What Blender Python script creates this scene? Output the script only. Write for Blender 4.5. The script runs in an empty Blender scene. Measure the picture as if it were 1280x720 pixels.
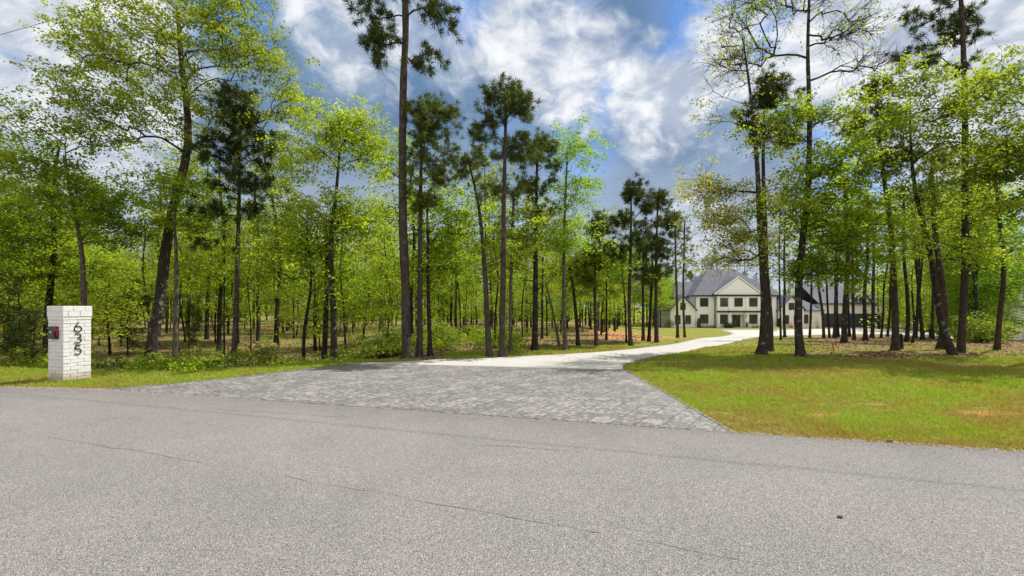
import bpy, bmesh, math, random
import numpy as np
from mathutils import Vector, Matrix

R = math.radians
scene = bpy.context.scene
col = scene.collection
F, CX, HY, EYE = 569.0, 640.0, 384.0, 1.6        # focal length in photo pixels, optical axis, horizon row, eye height

# ------------------------------------------------------------------ camera
cam_d = bpy.data.cameras.new("camera")
cam = bpy.data.objects.new("camera", cam_d)
col.objects.link(cam)
cam.location = (0, 0, EYE)
cam.rotation_euler = (R(90), 0, 0)
cam_d.sensor_width = 36.0
cam_d.lens = F / 1280 * 36.0
cam_d.shift_y = (HY - 360) / 1280.0
cam_d.clip_start = 0.05
cam_d.clip_end = 4000
scene.camera = cam

# ------------------------------------------------------------------ light and sky
SUN_DIR = Vector((0.52, 0.25, 1.0)).normalized()   # towards the sun: beyond the trees, to the right
sun_d = bpy.data.lights.new("sun", 'SUN')
sun_d.energy = 3.6
sun_d.angle = R(0.5)
sun_d.color = (1.0, 0.95, 0.86)
sun = bpy.data.objects.new("sun", sun_d)
col.objects.link(sun)
sun.rotation_euler = SUN_DIR.to_track_quat('Z', 'Y').to_euler()
SUN_EL = math.asin(SUN_DIR.z)
SUN_ROT = math.atan2(SUN_DIR.x, SUN_DIR.y)

vs = scene.view_settings
vs.view_transform = 'Standard'
vs.look = 'None'
vs.exposure = 1.05
vs.gamma = 1.0
vs.use_curve_mapping = False
scene.cycles.max_bounces = 6
scene.cycles.diffuse_bounces = 3
scene.cycles.transmission_bounces = 4
scene.cycles.transparent_max_bounces = 4
scene.cycles.sample_clamp_indirect = 6.0


class NT:
    """small helper to write node trees"""
    def __init__(self, tree):
        self.t = tree
        tree.nodes.clear()

    def n(self, typ, **kw):
        nd = self.t.nodes.new(typ)
        ins = kw.pop('ins', {})
        for k, v in kw.items():
            setattr(nd, k, v)
        for k, v in ins.items():
            s = nd.inputs[k]
            if isinstance(v, bpy.types.NodeSocket):
                self.t.links.new(v, s)
            else:
                s.default_value = v
        return nd

    def link(self, a, b):
        self.t.links.new(a, b)

    def math(self, op, a, b=None, c=None, clamp=False):
        nd = self.t.nodes.new('ShaderNodeMath')
        nd.operation = op
        nd.use_clamp = clamp
        for i, v in enumerate((a, b, c)):
            if v is None:
                continue
            if isinstance(v, bpy.types.NodeSocket):
                self.t.links.new(v, nd.inputs[i])
            else:
                nd.inputs[i].default_value = v
        return nd.outputs[0]

    def vmath(self, op, a, b=None):
        nd = self.t.nodes.new('ShaderNodeVectorMath')
        nd.operation = op
        for i, v in enumerate((a, b)):
            if v is None:
                continue
            if isinstance(v, bpy.types.NodeSocket):
                self.t.links.new(v, nd.inputs[i])
            else:
                nd.inputs[i].default_value = v
        return nd

    def mix(self, fac, a, b, blend='MIX'):
        nd = self.t.nodes.new('ShaderNodeMix')
        nd.data_type = 'RGBA'
        nd.blend_type = blend
        nd.clamp_factor = True
        for s, v in ((nd.inputs[0], fac), (nd.inputs[6], a), (nd.inputs[7], b)):
            if isinstance(v, bpy.types.NodeSocket):
                self.t.links.new(v, s)
            elif isinstance(v, (tuple, list)):
                s.default_value = (*v[:3], 1.0)
            else:
                s.default_value = v
        return nd.outputs[2]

    def ramp(self, fac, lo, hi, a=0.0, b=1.0):
        nd = self.t.nodes.new('ShaderNodeMapRange')
        nd.interpolation_type = 'SMOOTHSTEP'
        self.t.links.new(fac, nd.inputs[0])
        for i, v in enumerate((lo, hi, a, b)):
            nd.inputs[i + 1].default_value = v
        return nd.outputs[0]

    def noise(self, vec, scale, detail=4.0, rough=0.55, dist=0.0):
        nd = self.n('ShaderNodeTexNoise', ins={'Scale': scale, 'Detail': detail, 'Roughness': rough, 'Distortion': dist})
        if vec is not None:
            self.t.links.new(vec, nd.inputs['Vector'])
        return nd


def pix_dir(px, py):
    return Vector(((px - CX) / F, 1.0, (HY - py) / F)).normalized()


def make_world():
    w = bpy.data.worlds.new("World")
    scene.world = w
    w.use_nodes = True
    k = NT(w.node_tree)
    tc = k.n('ShaderNodeTexCoord')
    d = tc.outputs['Generated']
    sky = k.n('ShaderNodeTexSky', sky_type='NISHITA', sun_disc=False, sun_elevation=SUN_EL, sun_rotation=SUN_ROT)
    sky.air_density = 1.0
    sky.dust_density = 0.4
    sky.ozone_density = 2.0
    # cloud sheet: the view direction carried onto a high flat layer
    sep = k.n('ShaderNodeSeparateXYZ', ins={0: d})
    den = k.math('ADD', k.math('MAXIMUM', sep.outputs[2], 0.0), 0.50)
    comb = k.n('ShaderNodeCombineXYZ', ins={0: k.math('DIVIDE', sep.outputs[0], den), 1: k.math('DIVIDE', sep.outputs[1], den), 2: 0.0})
    p = comb.outputs[0]
    warp = k.noise(p, 2.2, 4.0, 0.55)
    wv = k.vmath('SCALE', k.vmath('SUBTRACT', warp.outputs['Color'], (0.5, 0.5, 0.5)).outputs[0])
    wv.inputs[3].default_value = 0.28
    pw = k.vmath('ADD', p, wv.outputs[0]).outputs[0]
    big = k.noise(pw, 3.4, 11.0, 0.58).outputs[0]
    fine = k.noise(pw, 11.0, 8.0, 0.60).outputs[0]

    def blobs(lst):
        tot = None
        for (px, py, rad, amp) in lst:
            v = pix_dir(px, py)
            dt = k.vmath('DOT_PRODUCT', d, tuple(v)).outputs['Value']
            m = k.ramp(dt, math.cos(R(rad)), 1.0, 0.0, amp)
            tot = m if tot is None else k.math('ADD', tot, m)
        return tot
    # where the photograph's sky is white, grey or open blue
    white_b = blobs([(580, 30, 11, .30), (680, 60, 10, .22), (760, 120, 9, .26), (825, 150, 7, .30), (840, 60, 9, .24),
                     (700, 140, 8, .14), (60, 30, 14, .34), (160, 80, 10, .22), (60, 190, 8, .2), (1010, 60, 14, .3),
                     (1150, 60, 14, .3), (1180, 150, 10, .26), (420, 20, 9, .16), (870, 275, 6, .30), (890, 320, 5, .2),
                     (450, 80, 7, .2), (150, 210, 9, .28), (1250, 30, 12, .25), (1240, 250, 7, .25), (500, 150, 5, .12)])
    grey_b = blobs([(430, 120, 17, .36), (640, 20, 8, .12), (880, 220, 15, .22), (780, 35, 6, .22), (60, 100, 14, .30),
                    (620, 150, 13, .20), (350, 80, 12, .22), (820, 200, 9, .1), (1130, 110, 9, .1)])
    blue_b = blobs([(295, 12, 6, .5), (35, 128, 5, .6), (600, 0, 4, .2), (1130, 175, 9, .30), (1255, 175, 8, .42), (70, 0, 5, .3),
                    (1250, 260, 6, .3), (850, 120, 5, .2), (590, 40, 4, .25)])
    wsum = k.math('ADD', k.math('ADD', k.math('MULTIPLY', big, 1.35), k.math('MULTIPLY', fine, 0.52)), k.math('SUBTRACT', white_b, 0.12))
    wmask = k.ramp(wsum, 0.95, 1.30)
    gsum = k.math('ADD', k.math('ADD', k.math('MULTIPLY', k.noise(pw, 2.0, 6.0, .55).outputs[0], 0.9), grey_b), k.math('MULTIPLY', fine, 0.2))
    gsum = k.math('SUBTRACT', gsum, blue_b)
    gmask = k.ramp(gsum, 0.36, 0.80)
    # open blue is air; the grey is the shaded thick side of the cloud, the white its lit side
    blue = k.mix(1.0, sky.outputs[0], (0.44, 0.70, 1.0), 'MULTIPLY')
    gshade = k.ramp(k.noise(pw, 4.5, 8.0, .6).outputs[0], 0.3, 0.7)
    grey = k.mix(gshade, (0.62, 1.14, 2.05), (1.32, 1.98, 2.95))
    c1 = k.mix(gmask, blue, grey)
    wtone = k.mix(k.ramp(fine, 0.35, 0.65), (2.45, 2.85, 3.55), (5.2, 5.3, 5.45))
    c2 = k.mix(wmask, c1, wtone)
    # pale haze low over the horizon
    c2 = k.mix(k.ramp(sep.outputs[2], 0.40, 0.05, 0.0, 0.80), c2, (3.3, 3.55, 3.95))
    # unseen white cloud deck, added behind the viewer and overhead to brighten camera-facing surfaces
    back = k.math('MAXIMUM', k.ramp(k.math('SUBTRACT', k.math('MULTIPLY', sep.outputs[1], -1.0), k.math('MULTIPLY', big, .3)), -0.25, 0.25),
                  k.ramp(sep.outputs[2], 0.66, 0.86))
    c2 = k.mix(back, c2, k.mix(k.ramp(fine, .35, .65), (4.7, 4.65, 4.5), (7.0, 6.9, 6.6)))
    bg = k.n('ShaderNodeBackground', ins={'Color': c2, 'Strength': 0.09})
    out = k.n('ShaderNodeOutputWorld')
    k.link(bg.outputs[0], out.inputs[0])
    w.cycles.sampling_method = 'MANUAL'
    w.cycles.sample_map_resolution = 512


make_world()

# ------------------------------------------------------------------ numbers and meshes
RNG = np.random.default_rng(635)


def vnoise(x, y, scale, seed):
    """smooth value noise, vectorised"""
    g = np.random.default_rng(seed).random((64, 64))
    fx, fy = np.asarray(x) / scale, np.asarray(y) / scale
    ix, iy = np.floor(fx).astype(int), np.floor(fy).astype(int)
    tx, ty = fx - ix, fy - iy
    tx, ty = tx * tx * (3 - 2 * tx), ty * ty * (3 - 2 * ty)
    a, b = g[ix % 64, iy % 64], g[(ix + 1) % 64, iy % 64]
    c, e = g[ix % 64, (iy + 1) % 64], g[(ix + 1) % 64, (iy + 1) % 64]
    return (a * (1 - tx) + b * tx) * (1 - ty) + (c * (1 - tx) + e * tx) * ty


def sstep(t):
    t = np.clip(t, 0, 1)
    return t * t * (3 - 2 * t)


def ground_z(x, y):
    """height of the land; the road is at 0"""
    x, y = np.asarray(x, float), np.asarray(y, float)
    yy = np.maximum(y, 1.0)
    u = np.clip(x / yy, -3, 3)
    t = np.clip((yy - 18) / 42, 0, 1)
    zr = -2.0 * (0.5 * sstep(t) + 0.5 * t) - 0.15 * np.clip((yy - 60) / 24, 0, 1)
    zr = zr - 1.9 * sstep((u - 0.80) / 0.35) * sstep((yy - 22) / 50)
    zc = -0.015 * np.maximum(yy - 18, 0)
    zc = np.maximum(zc, -1.2)
    y0 = np.interp(u, [-1.3, -1.05, -0.72, -0.55, -0.35], [12.4, 11.5, 10.95, 12.1, 13.5])
    zl = -1.0 * sstep((yy - y0) / 4.0) + 0.016 * np.clip(yy - 20, 0, 120)
    wl = 1 - sstep((u + 0.42) / 0.24)
    wr = sstep((u - 0.12) / 0.25)
    z = zl * wl + zr * wr + zc * (1 - wl - wr)
    rough = (vnoise(x, y, 7.0, 5) - 0.5) * 0.35 * sstep((yy - 20) / 15)
    z = z + rough * sstep((np.abs(u - 0.42) - 0.12) / 0.2)
    return z


def gp(px, py):
    """where the sight line through a photo pixel meets the land"""
    u, s = (px - CX) / F, (py - HY) / F
    d = np.arange(2.0, 200, 0.05)
    hit = np.nonzero(EYE - s * d <= ground_z(u * d, d))[0]
    dd = d[hit[0]] if len(hit) else 200.0
    return Vector((u * dd, dd, float(ground_z(u * dd, dd))))


def pw(px, py, d):
    return np.array([(px - CX) / F * d, d, EYE + (HY - py) / F * d])


def gz(x, y):
    return float(ground_z(x, y))


def mesh_np(name, V, Q, mat, parent=None, attr=None, smooth=False, tris=False):
    """one mesh object out of arrays: V (n,3), Q (m,4) or (m,3)"""
    me = bpy.data.meshes.new(name)
    n = Q.shape[1]
    me.vertices.add(len(V))
    me.vertices.foreach_set('co', np.ascontiguousarray(V, np.float32).ravel())
    me.loops.add(Q.size)
    me.loops.foreach_set('vertex_index', np.ascontiguousarray(Q, np.int32).ravel())
    me.polygons.add(len(Q))
    me.polygons.foreach_set('loop_start', np.arange(0, Q.size, n, dtype=np.int32))
    me.polygons.foreach_set('loop_total', np.full(len(Q), n, np.int32))
    if smooth:
        me.polygons.foreach_set('use_smooth', np.ones(len(Q), bool))
    if attr:
        for k, (dom, arr) in attr.items():
            a = me.attributes.new(k, 'FLOAT', dom)
            a.data.foreach_set('value', np.ascontiguousarray(arr, np.float32))
    me.update(calc_edges=True)
    me.validate()
    me.materials.append(mat)
    o = bpy.data.objects.new(name, me)
    col.objects.link(o)
    if parent is not None:
        o.parent = parent
    return o


class MB:
    """collects boxes, prisms and tubes; build() links them as one mesh object"""
    def __init__(self):
        self.v, self.f = [], []

    def add(self, verts, faces):
        b = len(self.v)
        self.v += [tuple(p) for p in verts]
        self.f += [tuple(i + b for i in f) for f in faces]

    def box(self, c, s, rot=None):
        x, y, z = s[0] / 2, s[1] / 2, s[2] / 2
        vs_ = [Vector((a * x, b * y, e * z)) for e in (-1, 1) for b in (-1, 1) for a in (-1, 1)]
        if rot is not None:
            vs_ = [rot @ p for p in vs_]
        c = Vector(c)
        self.add([p + c for p in vs_], [(0, 2, 3, 1), (4, 5, 7, 6), (0, 1, 5, 4), (2, 6, 7, 3), (0, 4, 6, 2), (1, 3, 7, 5)])

    def span(self, a, b):
        self.box([(p + q) / 2 for p, q in zip(a, b)], [abs(q - p) for p, q in zip(a, b)])

    def prism(self, poly, axis, a, b):
        """poly: 2-D outline; extruded along axis ('x','y','z') from a to b"""
        n = len(poly)
        def put(p, t):
            return {'x': (t, p[0], p[1]), 'y': (p[0], t, p[1]), 'z': (p[0], p[1], t)}[axis]
        vs_ = [put(p, a) for p in poly] + [put(p, b) for p in poly]
        fs = [tuple(range(n))[::-1], tuple(range(n, 2 * n))]
        fs += [(i, (i + 1) % n, n + (i + 1) % n, n + i) for i in range(n)]
        self.add(vs_, fs)

    def tube(self, pts, rad, n=8, caps=True):
        pts = np.array(pts, float)
        rad = np.broadcast_to(np.array(rad, float), (len(pts),))
        V, Q = tube_arrays(pts, rad, n)
        fs = [tuple(q) for q in Q]
        if caps:
            fs += [tuple(range(n))[::-1], tuple(range((len(pts) - 1) * n, len(pts) * n))]
        self.add(V, fs)

    def lathe(self, prof, c=(0, 0, 0), n=20):
        vs_ = []
        for r, z in prof:
            vs_ += [(c[0] + r * math.cos(2 * math.pi * i / n), c[1] + r * math.sin(2 * math.pi * i / n), c[2] + z) for i in range(n)]
        fs = [(j * n + i, j * n + (i + 1) % n, (j + 1) * n + (i + 1) % n, (j + 1) * n + i) for j in range(len(prof) - 1) for i in range(n)]
        fs += [tuple(range(n))[::-1], tuple(range((len(prof) - 1) * n, len(prof) * n))]
        self.add(vs_, fs)

    def build(self, name, mat, parent=None, bevel=0.0, smooth=False):
        me = bpy.data.meshes.new(name)
        me.from_pydata(self.v, [], self.f)
        bm = bmesh.new()
        bm.from_mesh(me)
        bmesh.ops.recalc_face_normals(bm, faces=bm.faces)
        if bevel:
            bmesh.ops.bevel(bm, geom=list(bm.edges), offset=bevel, segments=1, affect='EDGES', clamp_overlap=True)
        if smooth:
            for f in bm.faces:
                f.smooth = True
        bm.to_mesh(me)
        bm.free()
        me.materials.append(mat)
        o = bpy.data.objects.new(name, me)
        col.objects.link(o)
        if parent is not None:
            o.parent = parent
        return o


def tube_arrays(P, rad, n):
    k = len(P)
    T = np.gradient(P, axis=0)
    T /= np.linalg.norm(T, axis=1, keepdims=True) + 1e-9
    ref = np.array([1.0, 0, 0]) if abs(T[:, 0].mean()) < 0.7 else np.array([0, 0, 1.0])
    U = np.cross(T, ref)
    U /= np.linalg.norm(U, axis=1, keepdims=True) + 1e-9
    W = np.cross(T, U)
    a = np.arange(n) * 2 * math.pi / n
    V = P[:, None] + rad[:, None, None] * (np.cos(a)[None, :, None] * U[:, None] + np.sin(a)[None, :, None] * W[:, None])
    i = np.arange(k - 1)[:, None] * n
    j = np.arange(n)[None]
    Q = np.stack([i + j, i + (j + 1) % n, i + n + (j + 1) % n, i + n + j], -1).reshape(-1, 4)
    return V.reshape(-1, 3), Q


def tag(o, label=None, cat=None, group=None, kind=None):
    if label:
        o['label'] = label
    if cat:
        o['category'] = cat
    if group:
        o['group'] = group
    if kind:
        o['kind'] = kind
    return o


def empty(name, loc, label=None, cat=None, group=None, rz=0.0):
    o = bpy.data.objects.new(name, None)
    o.empty_display_size = 0.3
    o.location = loc
    o.rotation_euler.z = rz
    col.objects.link(o)
    return tag(o, label, cat, group)


def copy_tree(o, parent=None):
    c = o.copy()
    col.objects.link(c)
    if parent is not None:
        c.parent = parent
    for ch in list(o.children):
        copy_tree(ch, c)
    return c


# ------------------------------------------------------------------ materials
def mat_new(name):
    m = bpy.data.materials.new(name)
    m.use_nodes = True
    return m, NT(m.node_tree)


def finish(k, color, rough=0.8, bump=None, bump_d=0.02, metal=0.0, spec=0.3):
    b = k.n('ShaderNodeBsdfPrincipled', ins={'Roughness': rough, 'Metallic': metal, 'Specular IOR Level': spec})
    s = b.inputs['Base Color']
    if isinstance(color, bpy.types.NodeSocket):
        k.link(color, s)
    else:
        s.default_value = (*color, 1)
    if bump is not None:
        bn = k.n('ShaderNodeBump', ins={'Height': bump, 'Distance': bump_d, 'Strength': 1.0})
        k.link(bn.outputs[0], b.inputs['Normal'])
    o = k.n('ShaderNodeOutputMaterial')
    k.link(b.outputs[0], o.inputs[0])


def m_plain(name, c, rough=0.6, metal=0.0, var=0.12, scale=6.0, spec=0.3, bump=0.0):
    m, k = mat_new(name)
    tc = k.n('ShaderNodeTexCoord').outputs['Object']
    nz = k.noise(tc, scale, 5.0, .6).outputs[0]
    cc = k.mix(nz, tuple(v * (1 - var) for v in c), tuple(min(1, v * (1 + var)) for v in c))
    finish(k, cc, rough, nz if bump else None, bump or .01, metal, spec)
    return m


def m_asphalt():
    m, k = mat_new('asphalt')
    tc = k.n('ShaderNodeTexCoord').outputs['Object']
    v = k.n('ShaderNodeTexVoronoi', ins={'Vector': tc, 'Scale': 150.0, 'Randomness': 1.0})
    stone = k.n('ShaderNodeSeparateColor', ins={0: v.outputs['Color']}).outputs[0]
    n1 = k.noise(tc, 165.0, 3.0, .7).outputs[0]
    n2 = k.noise(tc, 0.55, 7.0, .62, .8).outputs[0]
    n3 = k.noise(tc, 38.0, 3.0, .6).outputs[0]
    c = k.mix(k.ramp(stone, 0.0, 1.0), (0.106, 0.0995, 0.0975), (0.35, 0.332, 0.325))
    c = k.mix(k.ramp(n1, 0.32, 0.56, 0.85, 0.0), c, (0.025, 0.023, 0.025))
    c = k.mix(k.ramp(n1, 0.56, 0.72, 0.0, 0.85), c, (0.55, 0.53, 0.52))
    c = k.mix(k.math('MULTIPLY', k.ramp(n3, .35, .65), .4), c, (0.15, 0.14, 0.142))
    c = k.mix(1.0, c, k.mix(k.ramp(n2, .3, .7), (0.92, 0.92, 0.922), (1.06, 1.055, 1.05)), 'MULTIPLY')
    # soft wheel-path wear along the road
    geo = k.n('ShaderNodeSeparateXYZ', ins={0: tc})
    across = k.math('ADD', geo.outputs[1], k.math('MULTIPLY', geo.outputs[0], 0.265))
    wave = k.math('SINE', k.math('MULTIPLY', across, 3.4))
    c = k.mix(1.0, c, k.mix(k.ramp(wave, -1, 1), (0.98, 0.98, 0.982), (1.015, 1.012, 1.012)), 'MULTIPLY')
    h = k.math('ADD', v.outputs['Distance'], k.math('MULTIPLY', n1, 0.5))
    finish(k, c, 0.85, h, 0.006, spec=.25)
    return m


def m_pavers():
    m, k = mat_new('paver_blocks')
    tc = k.n('ShaderNodeTexCoord').outputs['Object']
    rot = k.n('ShaderNodeMapping', ins={'Vector': tc, 'Rotation': (0, 0, R(-55.0))})
    p = rot.outputs[0]
    wob = k.noise(p, 2.5, 2.0, .5)
    br = k.n('ShaderNodeTexBrick', offset=0.43, offset_frequency=2, squash=0.72, squash_frequency=3,
             ins={'Vector': p, 'Color1': (0, 0, 0, 1), 'Color2': (1, 1, 1, 1), 'Mortar': (.5, .5, .5, 1), 'Scale': 1.0,
                  'Mortar Size': 0.009, 'Mortar Smooth': 0.25, 'Bias': 0.0, 'Brick Width': 0.46, 'Row Height': 0.31})
    br2 = k.n('ShaderNodeTexBrick', offset=0.43, offset_frequency=2, squash=0.72, squash_frequency=3,
              ins={'Vector': p, 'Color1': (0, 0, 0, 1), 'Color2': (1, 1, 1, 1), 'Mortar': (.5, .5, .5, 1), 'Scale': 1.0,
                   'Mortar Size': 0.0, 'Bias': -0.15, 'Brick Width': 0.23, 'Row Height': 0.31})
    tone = k.n('ShaderNodeSeparateColor', ins={0: br.outputs['Color']}).outputs[0]
    tone2 = k.n('ShaderNodeSeparateColor', ins={0: br2.outputs['Color']}).outputs[0]
    t = k.math('ADD', k.math('ADD', k.math('MULTIPLY', tone, .26), .17), k.math('MULTIPLY', tone2, .22))
    n1 = k.noise(p, 13.0, 7.0, .66, .5).outputs[0]
    n2 = k.noise(p, 60.0, 3.0, .6).outputs[0]
    t = k.math('ADD', t, k.math('MULTIPLY', k.math('SUBTRACT', n1, .50), 3.0), clamp=True)
    c = k.mix(k.ramp(t, .05, .95), (0.072, 0.069, 0.070), (0.265, 0.250, 0.230))
    c = k.mix(k.ramp(n2, .3, .7, 0.0, .35), c, (0.19, 0.185, 0.19))
    c = k.mix(k.math('MULTIPLY', br.outputs['Fac'], .8), c, (0.07, 0.068, 0.072))
    h = k.math('SUBTRACT', k.math('ADD', k.math('MULTIPLY', n1, .5), k.math('MULTIPLY', n2, .25)), k.math('MULTIPLY', br.outputs['Fac'], 1.0))
    finish(k, c, .75, h, 0.008, spec=.3)
    return m


def m_concrete():
    m, k = mat_new('pale_concrete')
    tc = k.n('ShaderNodeTexCoord').outputs['Object']
    n1 = k.noise(tc, .7, 6.0, .6).outputs[0]
    n2 = k.noise(tc, 40.0, 3.0, .6).outputs[0]
    n3 = k.noise(tc, 3.5, 6.0, .65, .5).outputs[0]
    c = k.mix(n1, (0.32, 0.31, 0.298), (0.41, 0.40, 0.385))
    c = k.mix(k.ramp(n2, .3, .7, 0, .35), c, (0.28, .27, .258))
    c = k.mix(k.ramp(n3, .52, .75, 0, .5), c, (0.25, .238, .222))
    finish(k, c, .8, n2, .002)
    return m


def m_ground():
    """bare land: lawn soil, leaf litter, orange clay and straw, mixed by the masks stored on the mesh"""
    m, k = mat_new('land')
    tc = k.n('ShaderNodeTexCoord').outputs['Object']
    at = lambda nm: k.n('ShaderNodeAttribute', attribute_name=nm).outputs['Fac']
    nb = k.noise(tc, .5, 6.0, .62).outputs[0]
    nm_ = k.noise(tc, 3.0, 5.0, .62).outputs[0]
    nf = k.noise(tc, 24.0, 5.0, .7).outputs[0]
    nff = k.noise(tc, 90.0, 3.0, .7).outputs[0]
    grass = k.mix(k.ramp(nm_, .3, .7), (0.125, 0.14, 0.022), (0.25, 0.25, 0.045))
    grass = k.mix(k.ramp(nf, .3, .72), k.mix(1.0, grass, (.62, .66, .6), 'MULTIPLY'), grass)
    grass = k.mix(k.ramp(nff, .52, .75, 0, .6), grass, (0.30, 0.27, 0.10))
    grass = k.mix(k.ramp(nb, .50, .66, 0, .3), grass, (0.17, 0.14, 0.035))
    straw = k.mix(k.ramp(nf, .25, .75), (0.17, 0.13, 0.06), (0.38, 0.31, 0.16))
    litter = k.mix(k.ramp(nf, .3, .7), (0.085, 0.047, 0.028), (0.27, 0.17, 0.10))
    litter = k.mix(k.ramp(nff, .35, .65, 0, .6), litter, (0.20, 0.13, 0.08))
    litter = k.mix(k.ramp(nb, .45, .62, 0, .65), litter, (0.13, 0.15, 0.035))
    clay = k.mix(k.ramp(nf, .3, .7), (0.30, 0.13, 0.045), (0.50, 0.25, 0.10))
    g_e = k.math('ADD', at('grass'), k.math('MULTIPLY', k.math('SUBTRACT', nm_, .5), .9))
    d_e = k.math('ADD', at('dry'), k.math('MULTIPLY', k.math('SUBTRACT', nm_, .5), .9))
    c_e = k.math('ADD', k.math('MULTIPLY', at('clay'), 1.15), k.math('MULTIPLY', k.math('SUBTRACT', nm_, .5), .8))
    c = k.mix(k.ramp(g_e, .35, .65), litter, grass)
    c = k.mix(k.ramp(d_e, .35, .8, 0, .8), c, straw)
    c = k.mix(k.ramp(c_e, .4, .75, 0, .95), c, clay)
    h = k.math('ADD', nf, k.math('MULTIPLY', nff, .5))
    finish(k, c, .95, h, .035, spec=.1)
    return m


def m_leaf(name, dark, light, trans=0.45, rough=.55, var=.10, yellow=(0.32, 0.30, 0.05)):
    m, k = mat_new(name)
    t = k.n('ShaderNodeAttribute', attribute_name='tint').outputs['Fac']
    oi = k.n('ShaderNodeObjectInfo').outputs['Random']
    c = k.mix(t, dark, light)
    c = k.mix(k.ramp(oi, 0, 1, 0, var * 2), c, yellow)
    bri = k.math('ADD', .86, k.math('MULTIPLY', oi, .28))
    cs = k.n('ShaderNodeCombineColor', ins={0: bri, 1: bri, 2: bri})
    c = k.mix(1.0, c, cs.outputs[0], 'MULTIPLY')
    b = k.n('ShaderNodeBsdfPrincipled', ins={'Base Color': c, 'Roughness': rough, 'Specular IOR Level': .12})
    tr = k.n('ShaderNodeBsdfTranslucent', ins={'Color': k.mix(1.0, c, (1.15, 1.15, .55), 'MULTIPLY')})
    mx = k.n('ShaderNodeMixShader', ins={0: trans})
    k.link(b.outputs[0], mx.inputs[1])
    k.link(tr.outputs[0], mx.inputs[2])
    o = k.n('ShaderNodeOutputMaterial')
    k.link(mx.outputs[0], o.inputs[0])
    return m


def m_bark(name, a, b, lichen=0.0):
    m, k = mat_new(name)
    tc = k.n('ShaderNodeTexCoord').outputs['Object']
    mp = k.n('ShaderNodeMapping', ins={'Vector': tc, 'Scale': (1, 1, .22)})
    v = k.n('ShaderNodeTexVoronoi', ins={'Vector': mp.outputs[0], 'Scale': 22.0})
    n1 = k.noise(mp.outputs[0], 16.0, 5.0, .65).outputs[0]
    c = k.mix(k.ramp(k.math('ADD', v.outputs['Distance'], k.math('MULTIPLY', n1, .5)), .2, .85), b, a)
    if lichen:
        n2 = k.noise(tc, 5.0, 4.0, .6).outputs[0]
        c = k.mix(k.ramp(n2, .56, .66, 0, lichen), c, (0.30, 0.31, 0.27))
    finish(k, c, .9, k.math('ADD', k.math('MULTIPLY', v.outputs['Distance'], -1.0), n1), .03, spec=.1)
    return m


def m_wallpaint(name, c):
    m, k = mat_new(name)
    tc = k.n('ShaderNodeTexCoord').outputs['Object']
    n1 = k.noise(tc, 1.2, 5.0, .6).outputs[0]
    n2 = k.noise(tc, 30.0, 3.0, .6).outputs[0]
    cc = k.mix(n1, tuple(x * .93 for x in c), c)
    finish(k, cc, .7, n2, .002, spec=.3)
    return m


def m_painted_brick():
    m, k = mat_new('white_painted_brick')
    tc = k.n('ShaderNodeTexCoord').outputs['Object']
    z = k.n('ShaderNodeSeparateXYZ', ins={0: tc}).outputs[2]
    n1 = k.noise(tc, 5.0, 6.0, .65).outputs[0]
    n2 = k.noise(tc, 45.0, 4.0, .65).outputs[0]
    c = k.mix(k.ramp(n1, .3, .7), (0.60, 0.595, 0.585), (0.69, 0.685, 0.68))
    c = k.mix(k.ramp(n2, .62, .78, 0, .35), c, (0.46, 0.44, 0.41))
    # soil splashed up from the ground
    splash = k.ramp(k.math('ADD', z, k.math('MULTIPLY', n1, -.30)), .12, -.10, 0, .75)
    c = k.mix(splash, c, (0.36, 0.29, 0.20))
    finish(k, c, .75, n2, .003, spec=.25)
    return m


def m_shingle():
    m, k = mat_new('grey_shingles')
    tc = k.n('ShaderNodeTexCoord').outputs['Object']
    mp = k.n('ShaderNodeMapping', ins={'Vector': tc})
    br = k.n('ShaderNodeTexBrick', offset=.5, ins={'Vector': k.n('ShaderNodeCombineXYZ', ins={
        0: k.n('ShaderNodeSeparateXYZ', ins={0: tc}).outputs[0], 1: k.n('ShaderNodeSeparateXYZ', ins={0: tc}).outputs[2], 2: 0.0}).outputs[0],
        'Color1': (0.055, 0.058, 0.078, 1), 'Color2': (0.115, 0.118, 0.148, 1), 'Mortar': (0.07, .07, .08, 1), 'Scale': 1.0, 'Mortar Size': .012,
        'Brick Width': .34, 'Row Height': .16})
    n1 = k.noise(tc, 7.0, 5.0, .6).outputs[0]
    c = k.mix(k.ramp(n1, .3, .7, 0, .5), br.outputs['Color'], (0.125, 0.128, 0.16))
    finish(k, c, .85, n1, .01, spec=.2)
    return m


def m_glass():
    m, k = mat_new('dark_window_glass')
    tc = k.n('ShaderNodeTexCoord').outputs['Object']
    n1 = k.noise(tc, 1.3, 4.0, .6).outputs[0]
    c = k.mix(n1, (0.02, 0.025, 0.02), (0.07, 0.085, 0.06))
    finish(k, c, .06, spec=.6)
    return m


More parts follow.
